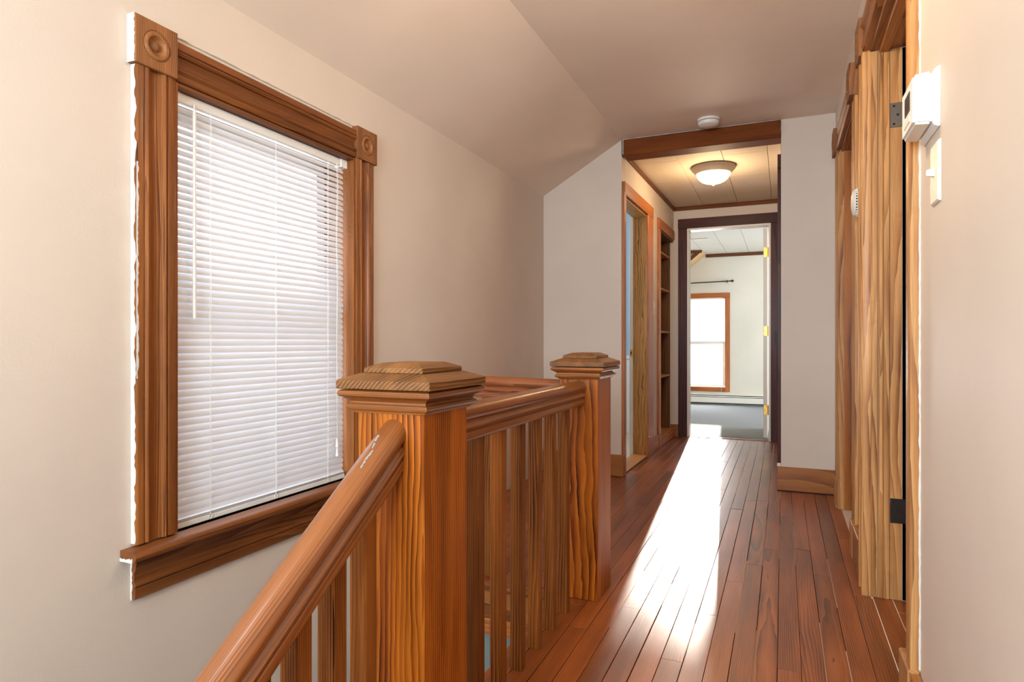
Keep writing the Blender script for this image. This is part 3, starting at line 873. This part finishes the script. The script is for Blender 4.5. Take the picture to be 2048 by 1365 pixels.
# near casing
thin = [(0, 0), (0, 0.021), (0.005, 0.023), (0.03, 0.023), (0.034, 0.019), (0.085, 0.012), (0.09, 0.013), (0.118, 0.012), (0.122, 0.010), (0.122, 0)]
sweep('casing', thin, (XR, D1[0] - 0.142, 0.165), (XR, D1[0] - 0.142, 2.035), (0, 1, 0), (-1, 0, 0), 'door_z', d1)
box('plinth_block', XR - 0.027, XR - 0.001, D1[0] - 0.146, D1[0] - 0.016, 0.0, 0.166, 'door_z', d1, 0.004)
# far casing
farp = [(a, b_) for a, b_ in near]
sweep('casing', [(-a, b_) for a, b_ in near], (XR, D1[1] + 0.122, 0.0), (XR, D1[1] + 0.122, 2.035), (0, 1, 0), (-1, 0, 0), 'door_z', d1)
sweep('head_casing', [(0, 0), (0, 0.026), (0.02, 0.030), (0.03, 0.022), (0.08, 0.024), (0.09, 0.032), (0.114, 0.030), (0.114, 0)], (XR, D1[0] - 0.02, 2.040), (XR, D1[1] + 0.005, 2.040), (0, 0, 1), (-1, 0, 0), 'door_y', d1)
for (ya, yb) in ((D1[0] - 0.148, D1[0] - 0.016), (D1[1] + 0.002, D1[1] + 0.128)):
    carved_block('corner_block', XR - 0.001, ya, yb, 2.025, 2.168, -0.039, 'block', d1)
# far jamb built up of the strips one sees: casing edge, beads, stop, rebate
yj = D1[1]
strips = [(0.300, 0.3235, 0.000, 0.0025), (0.325, 0.341, 0.006, 0.004), (0.3415, 0.361, 0.002, 0.002), (0.3615, 0.4005, -0.004, 0.001), (0.401, 0.425, -0.006, 0.001)]
for (xa, xb, out, bv) in strips:
    box('jamb_strip', xa, xb, yj - 0.006 - out, yj + 0.012, 0.0, ZD - 0.014, 'door_z', d1, bv)
for (xa, xb, out, bv) in strips[:4]:
    box('jamb_strip', xa, xb, D1[0] - 0.016, D1[0] + 0.004 + out, 0.0, ZD - 0.014, 'door_z', d1, bv)
box('head_jamb', 0.298, 0.425, D1[0] - 0.016, yj + 0.006, ZD - 0.0135, ZD - 0.0005, 'door_y', d1, 0.002)
box('stop_moulding', 0.326, 0.361, D1[0] + 0.006, yj - 0.008, ZD - 0.026, ZD - 0.014, 'door_y', d1, 0.003)
hinge(d1, 0.363, yj - 0.0025, 1.784, 'steel')
hinge(d1, 0.363, yj - 0.0025, 0.328, 'iron')
lf = box('door_leaf', 0.432, 1.20, yj - 0.046, yj - 0.008, 0.01, ZD - 0.02, 'gold', d1, 0.002)
# flaking paint down the outer edge of the near casing
ragged('flaking_paint', (XR - 0.0005, D1[0] - 0.1425, 0.17), (XR - 0.0005, D1[0] - 0.1425, 2.03), 0.001, 0.0055, (-1, 0, 0), (0, -1, 0), 'old_paint', d1, 160, 0.4)

d2 = struct(empty('door_2', (XR, 3.63, 0)), 'second doorway on the right wall, amber jamb and fir casing')
T2 = 0.0145
p2 = [(0, 0), (0, T2 * 0.8), (0.006, T2), (0.04, T2), (0.045, T2 * 0.8), (0.075, T2 * 0.8), (0.08, T2), (0.112, T2), (0.116, T2 * 0.8), (0.116, 0)]
sweep('casing', p2, (XR, D2[0] - 0.117, 0.152), (XR, D2[0] - 0.117, 2.035), (0, 1, 0), (-1, 0, 0), 'door_z', d2)
box('plinth_block', XR - 0.024, XR - 0.001, D2[0] - 0.117, D2[0] - 0.003, 0.0, 0.152, 'door_z', d2, 0.003)
sweep('casing', [(-a, b_ * 1.35) for a, b_ in p2], (XR, D2[1] + 0.117, 0.165), (XR, D2[1] + 0.117, 2.035), (0, 1, 0), (-1, 0, 0), 'door_z', d2)
box('plinth_block', XR - 0.026, XR - 0.001, D2[1] + 0.002, D2[1] + 0.119, 0.0, 0.165, 'door_z', d2, 0.003)
sweep('head_casing', [(0, 0), (0, 0.018), (0.02, 0.022), (0.03, 0.015), (0.08, 0.016), (0.09, 0.023), (0.114, 0.022), (0.114, 0)], (XR, D2[0] + 0.0, 2.040), (XR, D2[1] + 0.0, 2.040), (0, 0, 1), (-1, 0, 0), 'door_y', d2)
for (ya, yb) in ((D2[0] - 0.124, D2[0] + 0.002), (D2[1] - 0.002, D2[1] + 0.124)):
    carved_block('corner_block', XR - 0.001, ya, yb, 2.028, 2.168, -0.035, 'block', d2)
box('jamb', 0.302, 0.425, D2[1] - 0.016, D2[1] - 0.0005, 0.0, ZD - 0.002, 'gold', d2, 0.001)
box('jamb', 0.302, 0.425, D2[0] + 0.0005, D2[0] + 0.016, 0.0, ZD - 0.002, 'gold', d2, 0.001)
box('head_jamb', 0.302, 0.425, D2[0] + 0.016, D2[1] - 0.016, ZD - 0.016, ZD - 0.002, 'door_y', d2, 0.001)
box('jamb_edge', 0.285, 0.3195, D2[1] - 0.0165, D2[1] + 0.0, 0.0, ZD - 0.02, 'door_z', d2, 0.002)
box('door_leaf', 0.385, 0.42, D2[0] + 0.018, D2[1] - 0.018, 0.008, ZD - 0.018, 'gold', d2, 0.002)

# side room behind door 1
wall('wall_side_room', [0.9, 3.10], [-0.16, 2.45], lambda i, k: True, 2.50, 2.55, 'x', 'bed_wall')
struct(box('wall_side_room_far', 0.425, 2.55, 3.05, 3.10, -0.16, 2.45, 'bed_wall'))
struct(box('wall_side_room_near', 0.425, 2.55, 0.85, 0.90, -0.16, 2.45, 'bed_wall'))
struct(box('ceiling_side_room', 0.425, 2.55, 0.85, 3.10, 2.40, 2.45, 'ceil'))
struct(box('floor_side_room', 0.46, 2.55, 0.85, 3.10, -0.06, -0.001, 'base_y'))

# ================================================================== things on the right wall
th = empty('thermostat', (XR, 1.55, 1.46))
tag(th, 'white box thermostat with small dark display on the right wall', 'thermostat')
def tapered(name, xw, xf, y0, y1, z0, z1, ins, mat, parent, bev=0.003):
    v = [(xw, y0, z0), (xw, y1, z0), (xw, y1, z1), (xw, y0, z1), (xf, y0 + ins, z0 + ins), (xf, y1 - ins, z0 + ins), (xf, y1 - ins, z1 - ins), (xf, y0 + ins, z1 - ins)]
    o = obj(name, v, [[0, 1, 2, 3], [4, 7, 6, 5], [0, 4, 5, 1], [1, 5, 6, 2], [2, 6, 7, 3], [3, 7, 4, 0]], mat, parent)
    bm = bmesh.new(); bm.from_mesh(o.data)
    bmesh.ops.bevel(bm, geom=list(bm.edges), offset=bev, segments=2, affect='EDGES')
    bm.to_mesh(o.data); bm.free()
    return o
tapered('back_plate', XR, XR - 0.012, 1.552, 1.712, 1.398, 1.527, 0.008, 'plastic', th, 0.002)
bd = tapered('body', XR - 0.012, XR - 0.047, 1.562, 1.702, 1.409, 1.520, 0.003, 'plastic', th, 0.005)
box('display', XR - 0.0485, XR - 0.0465, 1.598, 1.655, 1.452, 1.494, 'screen', bd, 0.0005)
box('button_bar', XR - 0.0485, XR - 0.0465, 1.598, 1.665, 1.428, 1.440, 'ivory', bd, 0.0005)
ls = empty('light_switch', (XR, 1.6, 1.31))
tag(ls, 'ivory toggle light switch plate below the thermostat', 'light switch')
tapered('plate', XR, XR - 0.006, 1.545, 1.622, 1.242, 1.372, 0.004, 'ivory', ls, 0.001)
tg = tapered('toggle', XR - 0.005, XR - 0.020, 1.577, 1.589, 1.300, 1.318, 0.003, 'ivory', ls, 0.001)
for dz in (0.035, -0.035):
    lathe('screw', [(0, 0.0012), (0.003, 0.001), (0.0035, 0)], (XR - 0.006, 1.583, 1.309 + dz), (-1, 0, 0), 'ivory', ls, 10)
de = empty('smoke_detector', (XR, 2.985, 1.531))
tag(de, 'round white alarm with side vents mounted on the wall between the right doorways', 'smoke detector')
lathe('base', [(0, 0), (0.062, 0), (0.062, 0.014), (0.058, 0.019), (0, 0.019)], (XR, 2.985, 1.531), (-1, 0, 0), 'plastic', de, 36)
lathe('vent_core', [(0.0, 0.018), (0.050, 0.018), (0.050, 0.026), (0, 0.026)], (XR, 2.985, 1.531), (-1, 0, 0), 'screen', de, 36)
for k in range(28):
    a = 2 * math.pi * k / 28
    cy, cz = 2.985 + 0.052 * math.cos(a), 1.531 + 0.052 * math.sin(a)
    box('vent_rib', XR - 0.026, XR - 0.018, cy - 0.0022, cy + 0.0022, cz - 0.0022, cz + 0.0022, 'plastic', de)
lathe('cover', [(0, 0.038), (0.030, 0.037), (0.048, 0.033), (0.055, 0.027), (0.054, 0.025), (0, 0.025)], (XR, 2.985, 1.531), (-1, 0, 0), 'plastic', de, 36)

# ceiling alarm in front of the beam
dc = empty('smoke_detector', (-0.437, 4.20, ZC))
tag(dc, 'round white smoke detector on the ceiling in front of the beam', 'smoke detector')
lathe('base', [(0, 0), (0.068, 0), (0.068, 0.014), (0.0, 0.014)], (-0.437, 4.20, ZC), (0, 0, -1), 'plastic', dc, 36)
lathe('vent_core', [(0.0, 0.014), (0.058, 0.014), (0.058, 0.019), (0, 0.019)], (-0.437, 4.20, ZC), (0, 0, -1), 'screen', dc, 36)
lathe('cover', [(0, 0.044), (0.045, 0.043), (0.060, 0.037), (0.066, 0.026), (0.066, 0.018), (0, 0.018)], (-0.437, 4.20, ZC), (0, 0, -1), 'plastic', dc, 36)

# ================================================================== passage
ANG = 0.0147
def PT(n, y, z):      # n = distance out of the (slightly skewed) left passage wall, y = hall depth
    return (XS + ANG * (y - YS) + n, y, z)
BD = (4.455, 5.255); BZ = 2.005
NI = (5.735, 6.46); NZ = 1.965
wall('wall_passage_left', [YS + 0.10, BD[0] + 0.036, BD[1] + 0.005, NI[0], YB + 0.005], [-0.16, 0.0, 0.06, NZ, BZ, 2.45],
     lambda i, k: i in (0, 2) and not False if k in (1, 2, 3) and i != 3 else (not (i == 3 and k == 2) if not (i == 1 and k in (1, 2, 3)) else False),
     -0.115, 0.0, 'x', 'wall', T=PT)
struct(box('wall_passage_right', -0.012, 0.10, YS + 0.10, YB, -0.16, 2.45, 'wall'))
DO = (-0.879, -0.109); DZ = 2.082
wall('wall_passage_back', [-3.0, DO[0], DO[1], 2.3], [-0.16, 0.0, DZ, 2.45], lambda i, k: not (i == 1 and k == 1), YB, YB + 0.115, 'y', 'wall')

# tile ceiling
cp_ = struct(empty('ceiling_passage', (-0.5, 5.4, ZP)), 'textured tile ceiling of the passage')
box('backing', -1.06, -0.012, YS + 0.11, YB, ZP + 0.012, ZP + 0.03, 'subfloor', cp_)
xe = [-1.06, -0.722 - 0.0, -0.405, -0.100, -0.0125]
xe = [-1.05, -1.032, -0.722, -0.405, -0.100, -0.0125]
for i in range(5):
    y = YS + 0.118 - (0.30 if i % 2 else 0.0)
    while y < YB - 0.002:
        a, b_ = max(y, YS + 0.118), min(y + 0.61, YB - 0.001)
        if b_ - a > 0.02:
            v, f = box_data(xe[i] + 0.0015, xe[i + 1] - 0.0015, a + 0.0006, b_ - 0.0006, ZP, ZP + 0.0115, 0.0015)
            obj('tile', v, f, 'tile', cp_)
        y += 0.61
t = struct(empty('trim_3', (-1.0, 5.5, 2.28)), 'brown ceiling trim round the passage')
tp = [(0, 0), (0.012, 0.0), (0.016, 0.005), (0.016, 0.030), (0.010, 0.038), (0, 0.038)]
sweep('trim_strip', tp, (0, YS + 0.13, ZP - 0.0385), (0, YB - 0.0, ZP - 0.0385), (1, 0, 0), (0, 0, 1), 'ctrim_y', t, T=PT)
sweep('trim_strip', tp, (-1.0135, YB, ZP - 0.0385), (-0.0125, YB, ZP - 0.0385), (0, -1, 0), (0, 0, 1), 'ctrim_x', t)

# bathroom doorway
d3 = struct(empty('door_3', (-1.03, 4.85, 0)), 'bathroom doorway with flat orange casing and oak jamb')
PR = 0.018
box('casing', 0.001, PR, YS + 0.004, BD[0], 0.0, 2.015, 'orange_z', d3, 0.002, T=PT)
box('casing', 0.001, PR, BD[1] - 0.052, BD[1] + 0.150, 0.0, BZ - 0.01, 'orange_z', d3, 0.002, T=PT)
box('head_casing', 0.001, PR + 0.002, YS + 0.024, BD[1] + 0.150, BZ - 0.009, BZ + 0.082, 'orange_y', d3, 0.002, T=PT)
box('jamb', -0.116, -0.001, BD[1] - 0.012, BD[1] + 0.004, 0.0, BZ - 0.012, 'oak', d3, 0.001, T=PT)
box('jamb', -0.116, -0.001, BD[0] + 0.016, BD[0] + 0.035, 0.0, BZ - 0.012, 'oak', d3, 0.001, T=PT)
box('head_jamb', -0.116, -0.001, BD[0] + 0.036, BD[1] - 0.012, BZ - 0.022, BZ - 0.010, 'oak', d3, 0.001, T=PT)
stp = box('painted_stop', -0.150, -0.117, BD[1] - 0.016, BD[1] + 0.02, 0.0, BZ - 0.0125, 'white', d3, 0.002, T=PT)
box('strike_plate', -0.145, -0.122, BD[1] - 0.018, BD[1] - 0.0155, 0.825, 0.885, 'brass', stp, T=PT)
box('strike_hole', -0.139, -0.130, BD[1] - 0.0185, BD[1] - 0.0175, 0.842, 0.868, 'dark', stp, T=PT)
box('threshold', -0.12, 0.003, BD[0] + 0.001, BD[1] - 0.0125, 0.0005, 0.012, 'shelf_y', d3, 0.003, T=PT)
b = struct(empty('baseboard_passage', (-1.0, 5.6, 0)), 'low fir baseboards in the passage')
box('board', 0.001, 0.014, BD[1] + 0.151, NI[0] - 0.075, 0.002, 0.125, 'orange_y', b, 0.002, T=PT)
box('board', -1.045, -0.966, YB - 0.013, YB - 0.001, 0.002, 0.118, 'base_x', b, 0.002)
# bathroom shell
struct(box('floor_bathroom', -3.0, -1.165, YS + 0.10, 6.495, -0.06, 0.004, 'vinyl'))
struct(box('ceiling_bathroom', -3.0, -1.165, YS + 0.10, 6.495, 2.40, 2.45, 'white'))
struct(box('wall_bathroom_back', -3.0, -1.26, 6.45, 6.495, 0.004, 2.40, 'blue'))
struct(box('wall_bathroom_left', -3.05, -3.0, YS + 0.1, 6.495, -0.06, 2.45, 'blue'))
struct(box('wall_bathroom_front', -3.0, XL, YS, YS + 0.10, -0.06, 2.45, 'blue'))
wn = struct(empty('trim_4', (-2.0, 6.43, 0)), 'white wainscot with cap rail in the bathroom')
for k in range(8):
    box('panel_board', -3.0 + 0.217 * k, -3.0 + 0.217 * (k + 1) - 0.003, 6.434, 6.449, 0.006, 0.775, 'white', wn, 0.002)
box('cap_rail', -3.0, -1.26, 6.418, 6.449, 0.7755, 0.805, 'white', wn, 0.003)
ls2 = empty('light_switch', (-1.03, 5.5, 1.24))
tag(ls2, 'small white switch plate in the passage beside the bathroom doorway', 'light switch')
box('plate', 0.0005, 0.006, 5.447, 5.520, 1.178, 1.300, 'ivory', ls2, 0.001, T=PT)
box('toggle', 0.006, 0.016, 5.478, 5.490, 1.232, 1.248, 'ivory', ls2, 0.001, T=PT)

# built-in shelf
sh = empty('built_in_shelf', (-1.1, 6.1, 0.0))
tag(sh, 'narrow built-in wooden shelf niche in the passage wall by the bedroom doorway', 'shelf')
ND = -0.185
box('back_panel', ND - 0.008, ND, NI[0], YB - 0.002, 0.06, NZ, 'shelf_z', sh, T=PT)
box('side_panel', ND, -0.036, YB - 0.016, YB - 0.002, 0.06, NZ, 'shelf_z', sh, 0.001, T=PT)
box('side_panel', ND, -0.002, NI[0] + 0.0005, NI[0] + 0.014, 0.06, NZ, 'shelf_z', sh, 0.001, T=PT)
box('top_panel', ND, -0.002, NI[0] + 0.0145, YB - 0.017, NZ - 0.012, NZ - 0.0005, 'shelf_z', sh, 0.001, T=PT)
for z in (1.79, 1.445, 1.035, 0.605):
    box('shelf_board', ND, -0.040, NI[0] + 0.0145, YB - 0.0165, z, z + 0.020, 'shelf_y', sh, 0.002, T=PT)
box('bottom_board', ND, 0.004, NI[0] + 0.0145, YB - 0.0165, 0.061, 0.080, 'shelf_y', sh, 0.002, T=PT)
box('kick_board', 0.001, 0.016, NI[0] + 0.004, YB - 0.10, 0.002, 0.060, 'orange_y', sh, 0.002, T=PT)
box('side_casing', 0.001, PR, NI[0] - 0.075, NI[0] + 0.003, 0.0, NZ - 0.003, 'orange_z', sh, 0.002, T=PT)
box('head_casing', 0.001, PR + 0.003, NI[0] - 0.080, YB - 0.082, NZ - 0.002, NZ + 0.088, 'orange_y', sh, 0.002, T=PT)

# bedroom doorway
d4 = struct(empty('door_4', (-0.49, YB, 0)), 'bedroom doorway with dark stained casing, white jamb and open white door')
box('casing', DO[0] - 0.088, DO[0] - 0.002, YB - 0.020, YB - 0.001, 0.0, DZ - 0.0005, 'darktrim_z', d4, 0.002)
box('casing', DO[1] + 0.002, DO[1] + 0.088, YB - 0.020, YB - 0.001, 0.0, DZ - 0.0005, 'darktrim_z', d4, 0.002)
box('head_casing', DO[0] - 0.090, DO[1] + 0.090, YB - 0.022, YB - 0.001, DZ, DZ + 0.097, 'darktrim_x', d4, 0.002)
box('jamb', DO[0] - 0.002, DO[0] + 0.016, YB - 0.018, YB + 0.118, 0.0, DZ - 0.0005, 'white', d4, 0.001)
box('jamb', DO[1] - 0.016, DO[1] + 0.002, YB - 0.018, YB + 0.118, 0.0, DZ - 0.0005, 'white', d4, 0.001)
box('head_jamb', DO[0] + 0.017, DO[1] - 0.017, YB - 0.018, YB + 0.118, DZ - 0.018, DZ - 0.0005, 'white', d4, 0.001)
box('threshold', DO[0] + 0.017, DO[1] - 0.017, YB - 0.014, YB + 0.03, -0.004, 0.005, 'orange_x', d4, 0.002)
lf = box('door_leaf', -0.176, -0.140, YB + 0.128, YB + 0.90, 0.012, DZ - 0.022, 'white', d4, 0.002)
for zc in (1.823, 1.055, 0.284):
    hg = box('hinge', -0.172, -0.139, YB + 0.1255, YB + 0.1275, zc - 0.046, zc + 0.046, 'brass', d4, 0.0005)
    tube('knuckle', [(-0.134, YB + 0.124, zc - 0.047), (-0.134, YB + 0.124, zc + 0.047)], 0.006, 'brass', hg, 10)
    for dz, dx in ((0.03, 0), (0.0, 0.010), (-0.03, 0)):
        lathe('screw', [(0, 0.001), (0.003, 0.0008), (0.0035, 0)], (-0.152 - dx, YB + 0.1255, zc + dz), (0, -1, 0), 'bronze', hg, 8)

# dark doorway on the right side of the passage, seen edge-on
d5 = struct(empty('door_5', (-0.012, 5.1, 0)), 'dark stained door casing on the right side of the passage')
box('casing', -0.034, -0.0125, 4.62, 4.71, 0.0, 2.12, 'darktrim_z', d5, 0.002)
box('casing', -0.034, -0.0125, 5.45, 5.54, 0.0, 2.12, 'darktrim_z', d5, 0.002)
box('head_casing', -0.034, -0.0125, 4.60, 5.56, 2.1205, 2.21, 'darktrim_z', d5, 0.002)
box('door_leaf', -0.022, -0.0125, 4.711, 5.449, 0.01, 2.1195, 'darktrim_z', d5, 0.002)

# flush ceiling lamp of the passage (and two out of frame, the stair one added as fill)
def ceiling_lamp(x, y, z, watts, label, scale=1.0, color=(1.0, 0.72, 0.42), lit='lamp_glass', drop=0.0):
    r = empty('ceiling_lamp', (x, y, z))
    tag(r, label, 'ceiling lamp')
    s = scale
    z0 = z
    if drop:
        lathe('canopy', [(0, 0), (0.06, 0), (0.055, 0.02), (0.012, 0.03), (0, 0.03)], (x, y, z), (0, 0, -1), 'nickel', r, 28)
        tube('drop_rod', [(x, y, z - 0.028), (x, y, z - drop - 0.002)], 0.006, 'nickel', r, 10)
        z = z - drop
    lathe('metal_pan', [(0, 0), (0.150 * s, 0), (0.163 * s, 0.004 * s), (0.166 * s, 0.014 * s), (0.161 * s, 0.024 * s), (0.148 * s, 0.036 * s), (0.138 * s, 0.050 * s), (0.131 * s, 0.056 * s), (0.126 * s, 0.056 * s), (0.124 * s, 0.046 * s), (0, 0.046 * s)], (x, y, z), (0, 0, -1), 'nickel', r, 48)
    dome = [(0.125 * s * math.cos(a) ** 0.85, 0.050 * s + 0.082 * s * math.sin(a)) for a in [math.radians(q) for q in range(0, 90, 9)]] + [(0.0, 0.132 * s)]
    lathe('glass_dome', dome, (x, y, z), (0, 0, -1), lit, r, 48)
    lathe('finial', [(0, 0.148 * s), (0.006 * s, 0.146 * s), (0.010 * s, 0.140 * s), (0.007 * s, 0.136 * s), (0.013 * s, 0.132 * s), (0, 0.130 * s)], (x, y, z), (0, 0, -1), 'nickel', r, 20)
    ld = bpy.data.lights.new('lamp_bulb', 'POINT')
    ld.energy = watts; ld.color = color; ld.shadow_soft_size = 0.10
    lo = bpy.data.objects.new('lamp_bulb', ld)
    lo.location = (0, 0, -drop - 0.20 * s)
    link(lo, r)
    return r
ceiling_lamp(-0.495, 5.10, ZP, 14.0, 'lit flush ceiling lamp with opal glass dome in the passage')
ceiling_lamp(-0.30, 1.75, ZC, 17.0, 'lit opal ceiling lamp on a short rod beside the hall window', color=(1.0, 0.76, 0.52), drop=0.22, scale=0.8)
ceiling_lamp(-0.98, 0.28, ZC, 5.0, 'unseen opal ceiling lamp on a rod, added above the stair flight as fill light', color=(0.70, 0.88, 1.0), drop=0.30, scale=0.8)  # added lamp: cool fill on the near walls and a sheen on the rail

# ================================================================== bedroom
YW = 9.95
ZBC = 2.275
fb = struct(box('floor_bedroom', -3.0, 2.1, YB + 0.03, YW, -0.06, 0.004, 'carpet'), 'dark grey carpet of the bedroom')
WX = (-1.60, -0.728)
wall('wall_bedroom_back', [-3.0, WX[0] + 0.065, WX[1] - 0.065, 2.1], [-0.06, 0.27, 1.625, 2.45], lambda i, k: not (i == 1 and k == 1), YW, YW + 0.13, 'y', 'bed_wall')
struct(box('wall_bedroom_left', -3.05, -3.0, YB + 0.115, YW, -0.06, 2.45, 'bed_wall'))
wall('wall_bedroom_right', [YB + 0.115, 7.5, 9.1, YW], [-0.06, 0.6, 2.0, 2.45], lambda i, k: not (i == 1 and k == 1), 1.75, 1.80, 'x', 'bed_wall')
cb = struct(empty('ceiling_bedroom', (-0.5, 8.2, ZBC)), 'white tile ceiling of the bedroom')
box('backing', -3.0, 1.8, YB + 0.116, YW, ZBC + 0.012, ZBC + 0.03, 'subfloor', cb)
xx = -1.082 - 0.31 * 6
while xx < 1.7:
    y = YB + 0.117
    while y < YW - 0.01:
        y1 = min(y + 1.22, YW - 0.001)
        v, f = box_data(xx + 0.002, xx + 0.308, y + 0.0007, y1 - 0.0007, ZBC, ZBC + 0.0115, 0.0015)
        obj('tile', v, f, 'bed_tile', cb)
        y += 1.22
    xx += 0.31
t = struct(empty('trim_5', (-0.4, YW, 2.25)), 'brown trim at the top of the bedroom wall and round the low soffit')
box('trim_strip', -1.073, 1.74, YW - 0.014, YW - 0.001, 2.225, 2.2745, 'ctrim_x', t, 0.003)
ys_ = 9.45
pv = [(-1.073, 2.2745), (-1.95, 1.55), (-1.95, 2.2745)]
prism_y('soffit', pv, ys_, YW - 0.001, 'tan_panel', t)
for (p0, p1) in (((-1.073, 2.262), (-1.93, 1.553)),):
    d_ = Vector((p1[0] - p0[0], 0, p1[1] - p0[1])).normalized()
    n_ = Vector((-d_.z, 0, d_.x))
    q = [Vector((p0[0], 0, p0[1])), Vector((p1[0], 0, p1[1]))]
    vv = []
    for yy in (ys_ - 0.012, ys_ - 0.001):
        for c in (q[0] + n_ * 0.004, q[0] - n_ * 0.044, q[1] - n_ * 0.044, q[1] + n_ * 0.004):
            vv.append((c.x, yy, c.z))
    obj('trim_strip', vv, [[0, 1, 2, 3], [7, 6, 5, 4], [0, 4, 5, 1], [1, 5, 6, 2], [2, 6, 7, 3], [3, 7, 4, 0]], 'ctrim_x', t)
box('trim_strip', -1.95, -1.075, ys_ - 0.013, ys_ - 0.001, 2.235, 2.2745, 'ctrim_x', t, 0.002)
# window 2
w2 = struct(empty('window_2', (-1.16, YW, 0.27)), 'bedroom window in flat orange casing, sun behind it')
CWD = 0.070
box('casing', WX[1] - CWD, WX[1], YW - 0.020, YW - 0.001, 0.200, 1.612, 'orange_z', w2, 0.002)
box('casing', WX[0], WX[0] + CWD, YW - 0.020, YW - 0.001, 0.200, 1.612, 'orange_z', w2, 0.002)
box('head_casing', WX[0] - 0.002, WX[1] + 0.002, YW - 0.021, YW - 0.001, 1.6125, 1.684, 'orange_x', w2, 0.002)
box('lower_casing', WX[0] + CWD, WX[1] - CWD, YW - 0.020, YW - 0.001, 0.200, 0.268, 'orange_x', w2, 0.002)
ox0, ox1 = WX[0] + 0.065, WX[1] - 0.065
for nm, z0, z1, yy in (('lower_sash', 0.272, 0.945, YW + 0.05), ('upper_sash', 0.915, 1.624, YW + 0.085)):
    s_o = wall(nm, [ox0 + 0.002, ox0 + 0.040, ox1 - 0.040, ox1 - 0.002], [z0, z0 + 0.030, z1 - 0.040, z1], lambda i, k: not (i == 1 and k == 1), yy - 0.014, yy + 0.014, 'y', 'white', w2)
    del s_o['kind']
    box('pane', ox0 + 0.037, ox1 - 0.037, yy - 0.002, yy + 0.002, z0 + 0.027, z1 - 0.037, 'glass', s_o)
bl2 = empty('window_blind', (-1.16, YW + 0.02, 0.93))
tag(bl2, 'white venetian blind half lowered in the sunny bedroom window', 'blind')
box('head_rail', ox0 + 0.004, ox1 - 0.004, YW + 0.002, YW + 0.030, 1.592, 1.622, 'plastic', bl2, 0.002)
sm2 = slat_mesh(0.0255, ox1 - ox0 - 0.016, 0.002, 'slat'); sm2.materials.append(M['slat2'])
for i in range(30):
    z = 1.578 - 0.0205 * i
    o = bpy.data.objects.new('slat', sm2)
    o.location = Vector(((ox0 + ox1) / 2, YW + 0.016, z)) - root_of(bl2)
    o.rotation_euler = (0, math.radians(66), math.radians(-90))
    link(o, bl2)
for i in range(10):
    o = bpy.data.objects.new('slat', sm2)
    o.location = Vector(((ox0 + ox1) / 2, YW + 0.016, 0.938 + 0.003 * i)) - root_of(bl2)
    o.rotation_euler = (0, 0.0, math.radians(-90))
    link(o, bl2)
box('bottom_rail', ox0 + 0.008, ox1 - 0.008, YW + 0.004, YW + 0.029, 0.918, 0.934, 'plastic', bl2, 0.002)
pts = [(-0.835 - 0.012 * math.sin(q * 0.35) - 0.0015 * q, YW - 0.028 - 0.001 * q, 0.90 - 0.0435 * q) for q in range(21)]
tube('pull_cord', pts, 0.0016, 'plastic', bl2, 5)
# curtain rod
cr_ = empty('curtain_rod', (-1.1, YW - 0.07, 1.85))
tag(cr_, 'thin dark curtain rod with knob finial above the bedroom window', 'curtain rod')
tube('rod', [(-1.75, YW - 0.07, 1.83), (-0.72, YW - 0.07, 1.852)], 0.008, 'bronze', cr_, 10)
lathe('finial', [(0, -0.01), (0.010, -0.008), (0.010, 0.0), (0.006, 0.004), (0.014, 0.016), (0.020, 0.030), (0.014, 0.045), (0.005, 0.052), (0, 0.054)], (-0.72, YW - 0.07, 1.852), (1, 0, 0), 'bronze', cr_, 16)
box('bracket', -0.772, -0.758, YW - 0.078, YW - 0.001, 1.835, 1.866, 'bronze', cr_, 0.001)
# baseboard heater
ht = empty('baseboard_heater', (-0.4, YW, 0.02))
tag(ht, 'long white baseboard heater under the bedroom window', 'heater')
box('back_plate', -2.4, 1.2, YW - 0.012, YW - 0.001, 0.020, 0.160, 'heater', ht, 0.001)
box('top_hood', -2.4, 1.2, YW - 0.058, YW - 0.012, 0.150, 0.160, 'heater', ht, 0.002)
box('front_panel', -2.4, 1.2, YW - 0.066, YW - 0.060, 0.036, 0.118, 'heater', ht, 0.002)
box('damper', -2.4, 1.2, YW - 0.064, YW - 0.058, 0.126, 0.140, 'heater', ht, 0.001)
box('fin_core', -2.39, 1.19, YW - 0.056, YW - 0.013, 0.024, 0.148, 'dark', ht)
# ceiling fan, mostly behind the door jamb
fn_ = empty('ceiling_fan', (-1.46, 7.55, ZBC))
tag(fn_, 'white ceiling fan in the bedroom, one blade tip showing past the jamb', 'ceiling fan')
lathe('canopy', [(0, 0), (0.065, 0), (0.060, 0.03), (0.03, 0.045), (0, 0.045)], (-1.46, 7.55, ZBC), (0, 0, -1), 'white', fn_, 24)
lathe('motor', [(0, 0.04), (0.03, 0.045), (0.10, 0.07), (0.115, 0.11), (0.10, 0.15), (0.05, 0.17), (0, 0.172)], (-1.46, 7.55, ZBC), (0, 0, -1), 'white', fn_, 28)
for k in range(5):
    a = math.radians(3 + 72 * k)
    R_ = Matrix.Rotation(a, 3, 'Z')
    v, f = box_data(0.14, 0.66, -0.06, 0.06, -0.006, 0.0, 0.003)
    vv = [R_ @ Vector(q) + Vector((-1.46, 7.55, ZBC - 0.135)) for q in v]
    obj('blade', vv, f, 'fan_blade', fn_)
    v, f = box_data(0.08, 0.18, -0.015, 0.015, -0.002, 0.004, 0.001)
    vv = [R_ @ Vector(q) + Vector((-1.46, 7.55, ZBC - 0.133)) for q in v]
    obj('blade_arm', vv, f, 'brass', fn_)
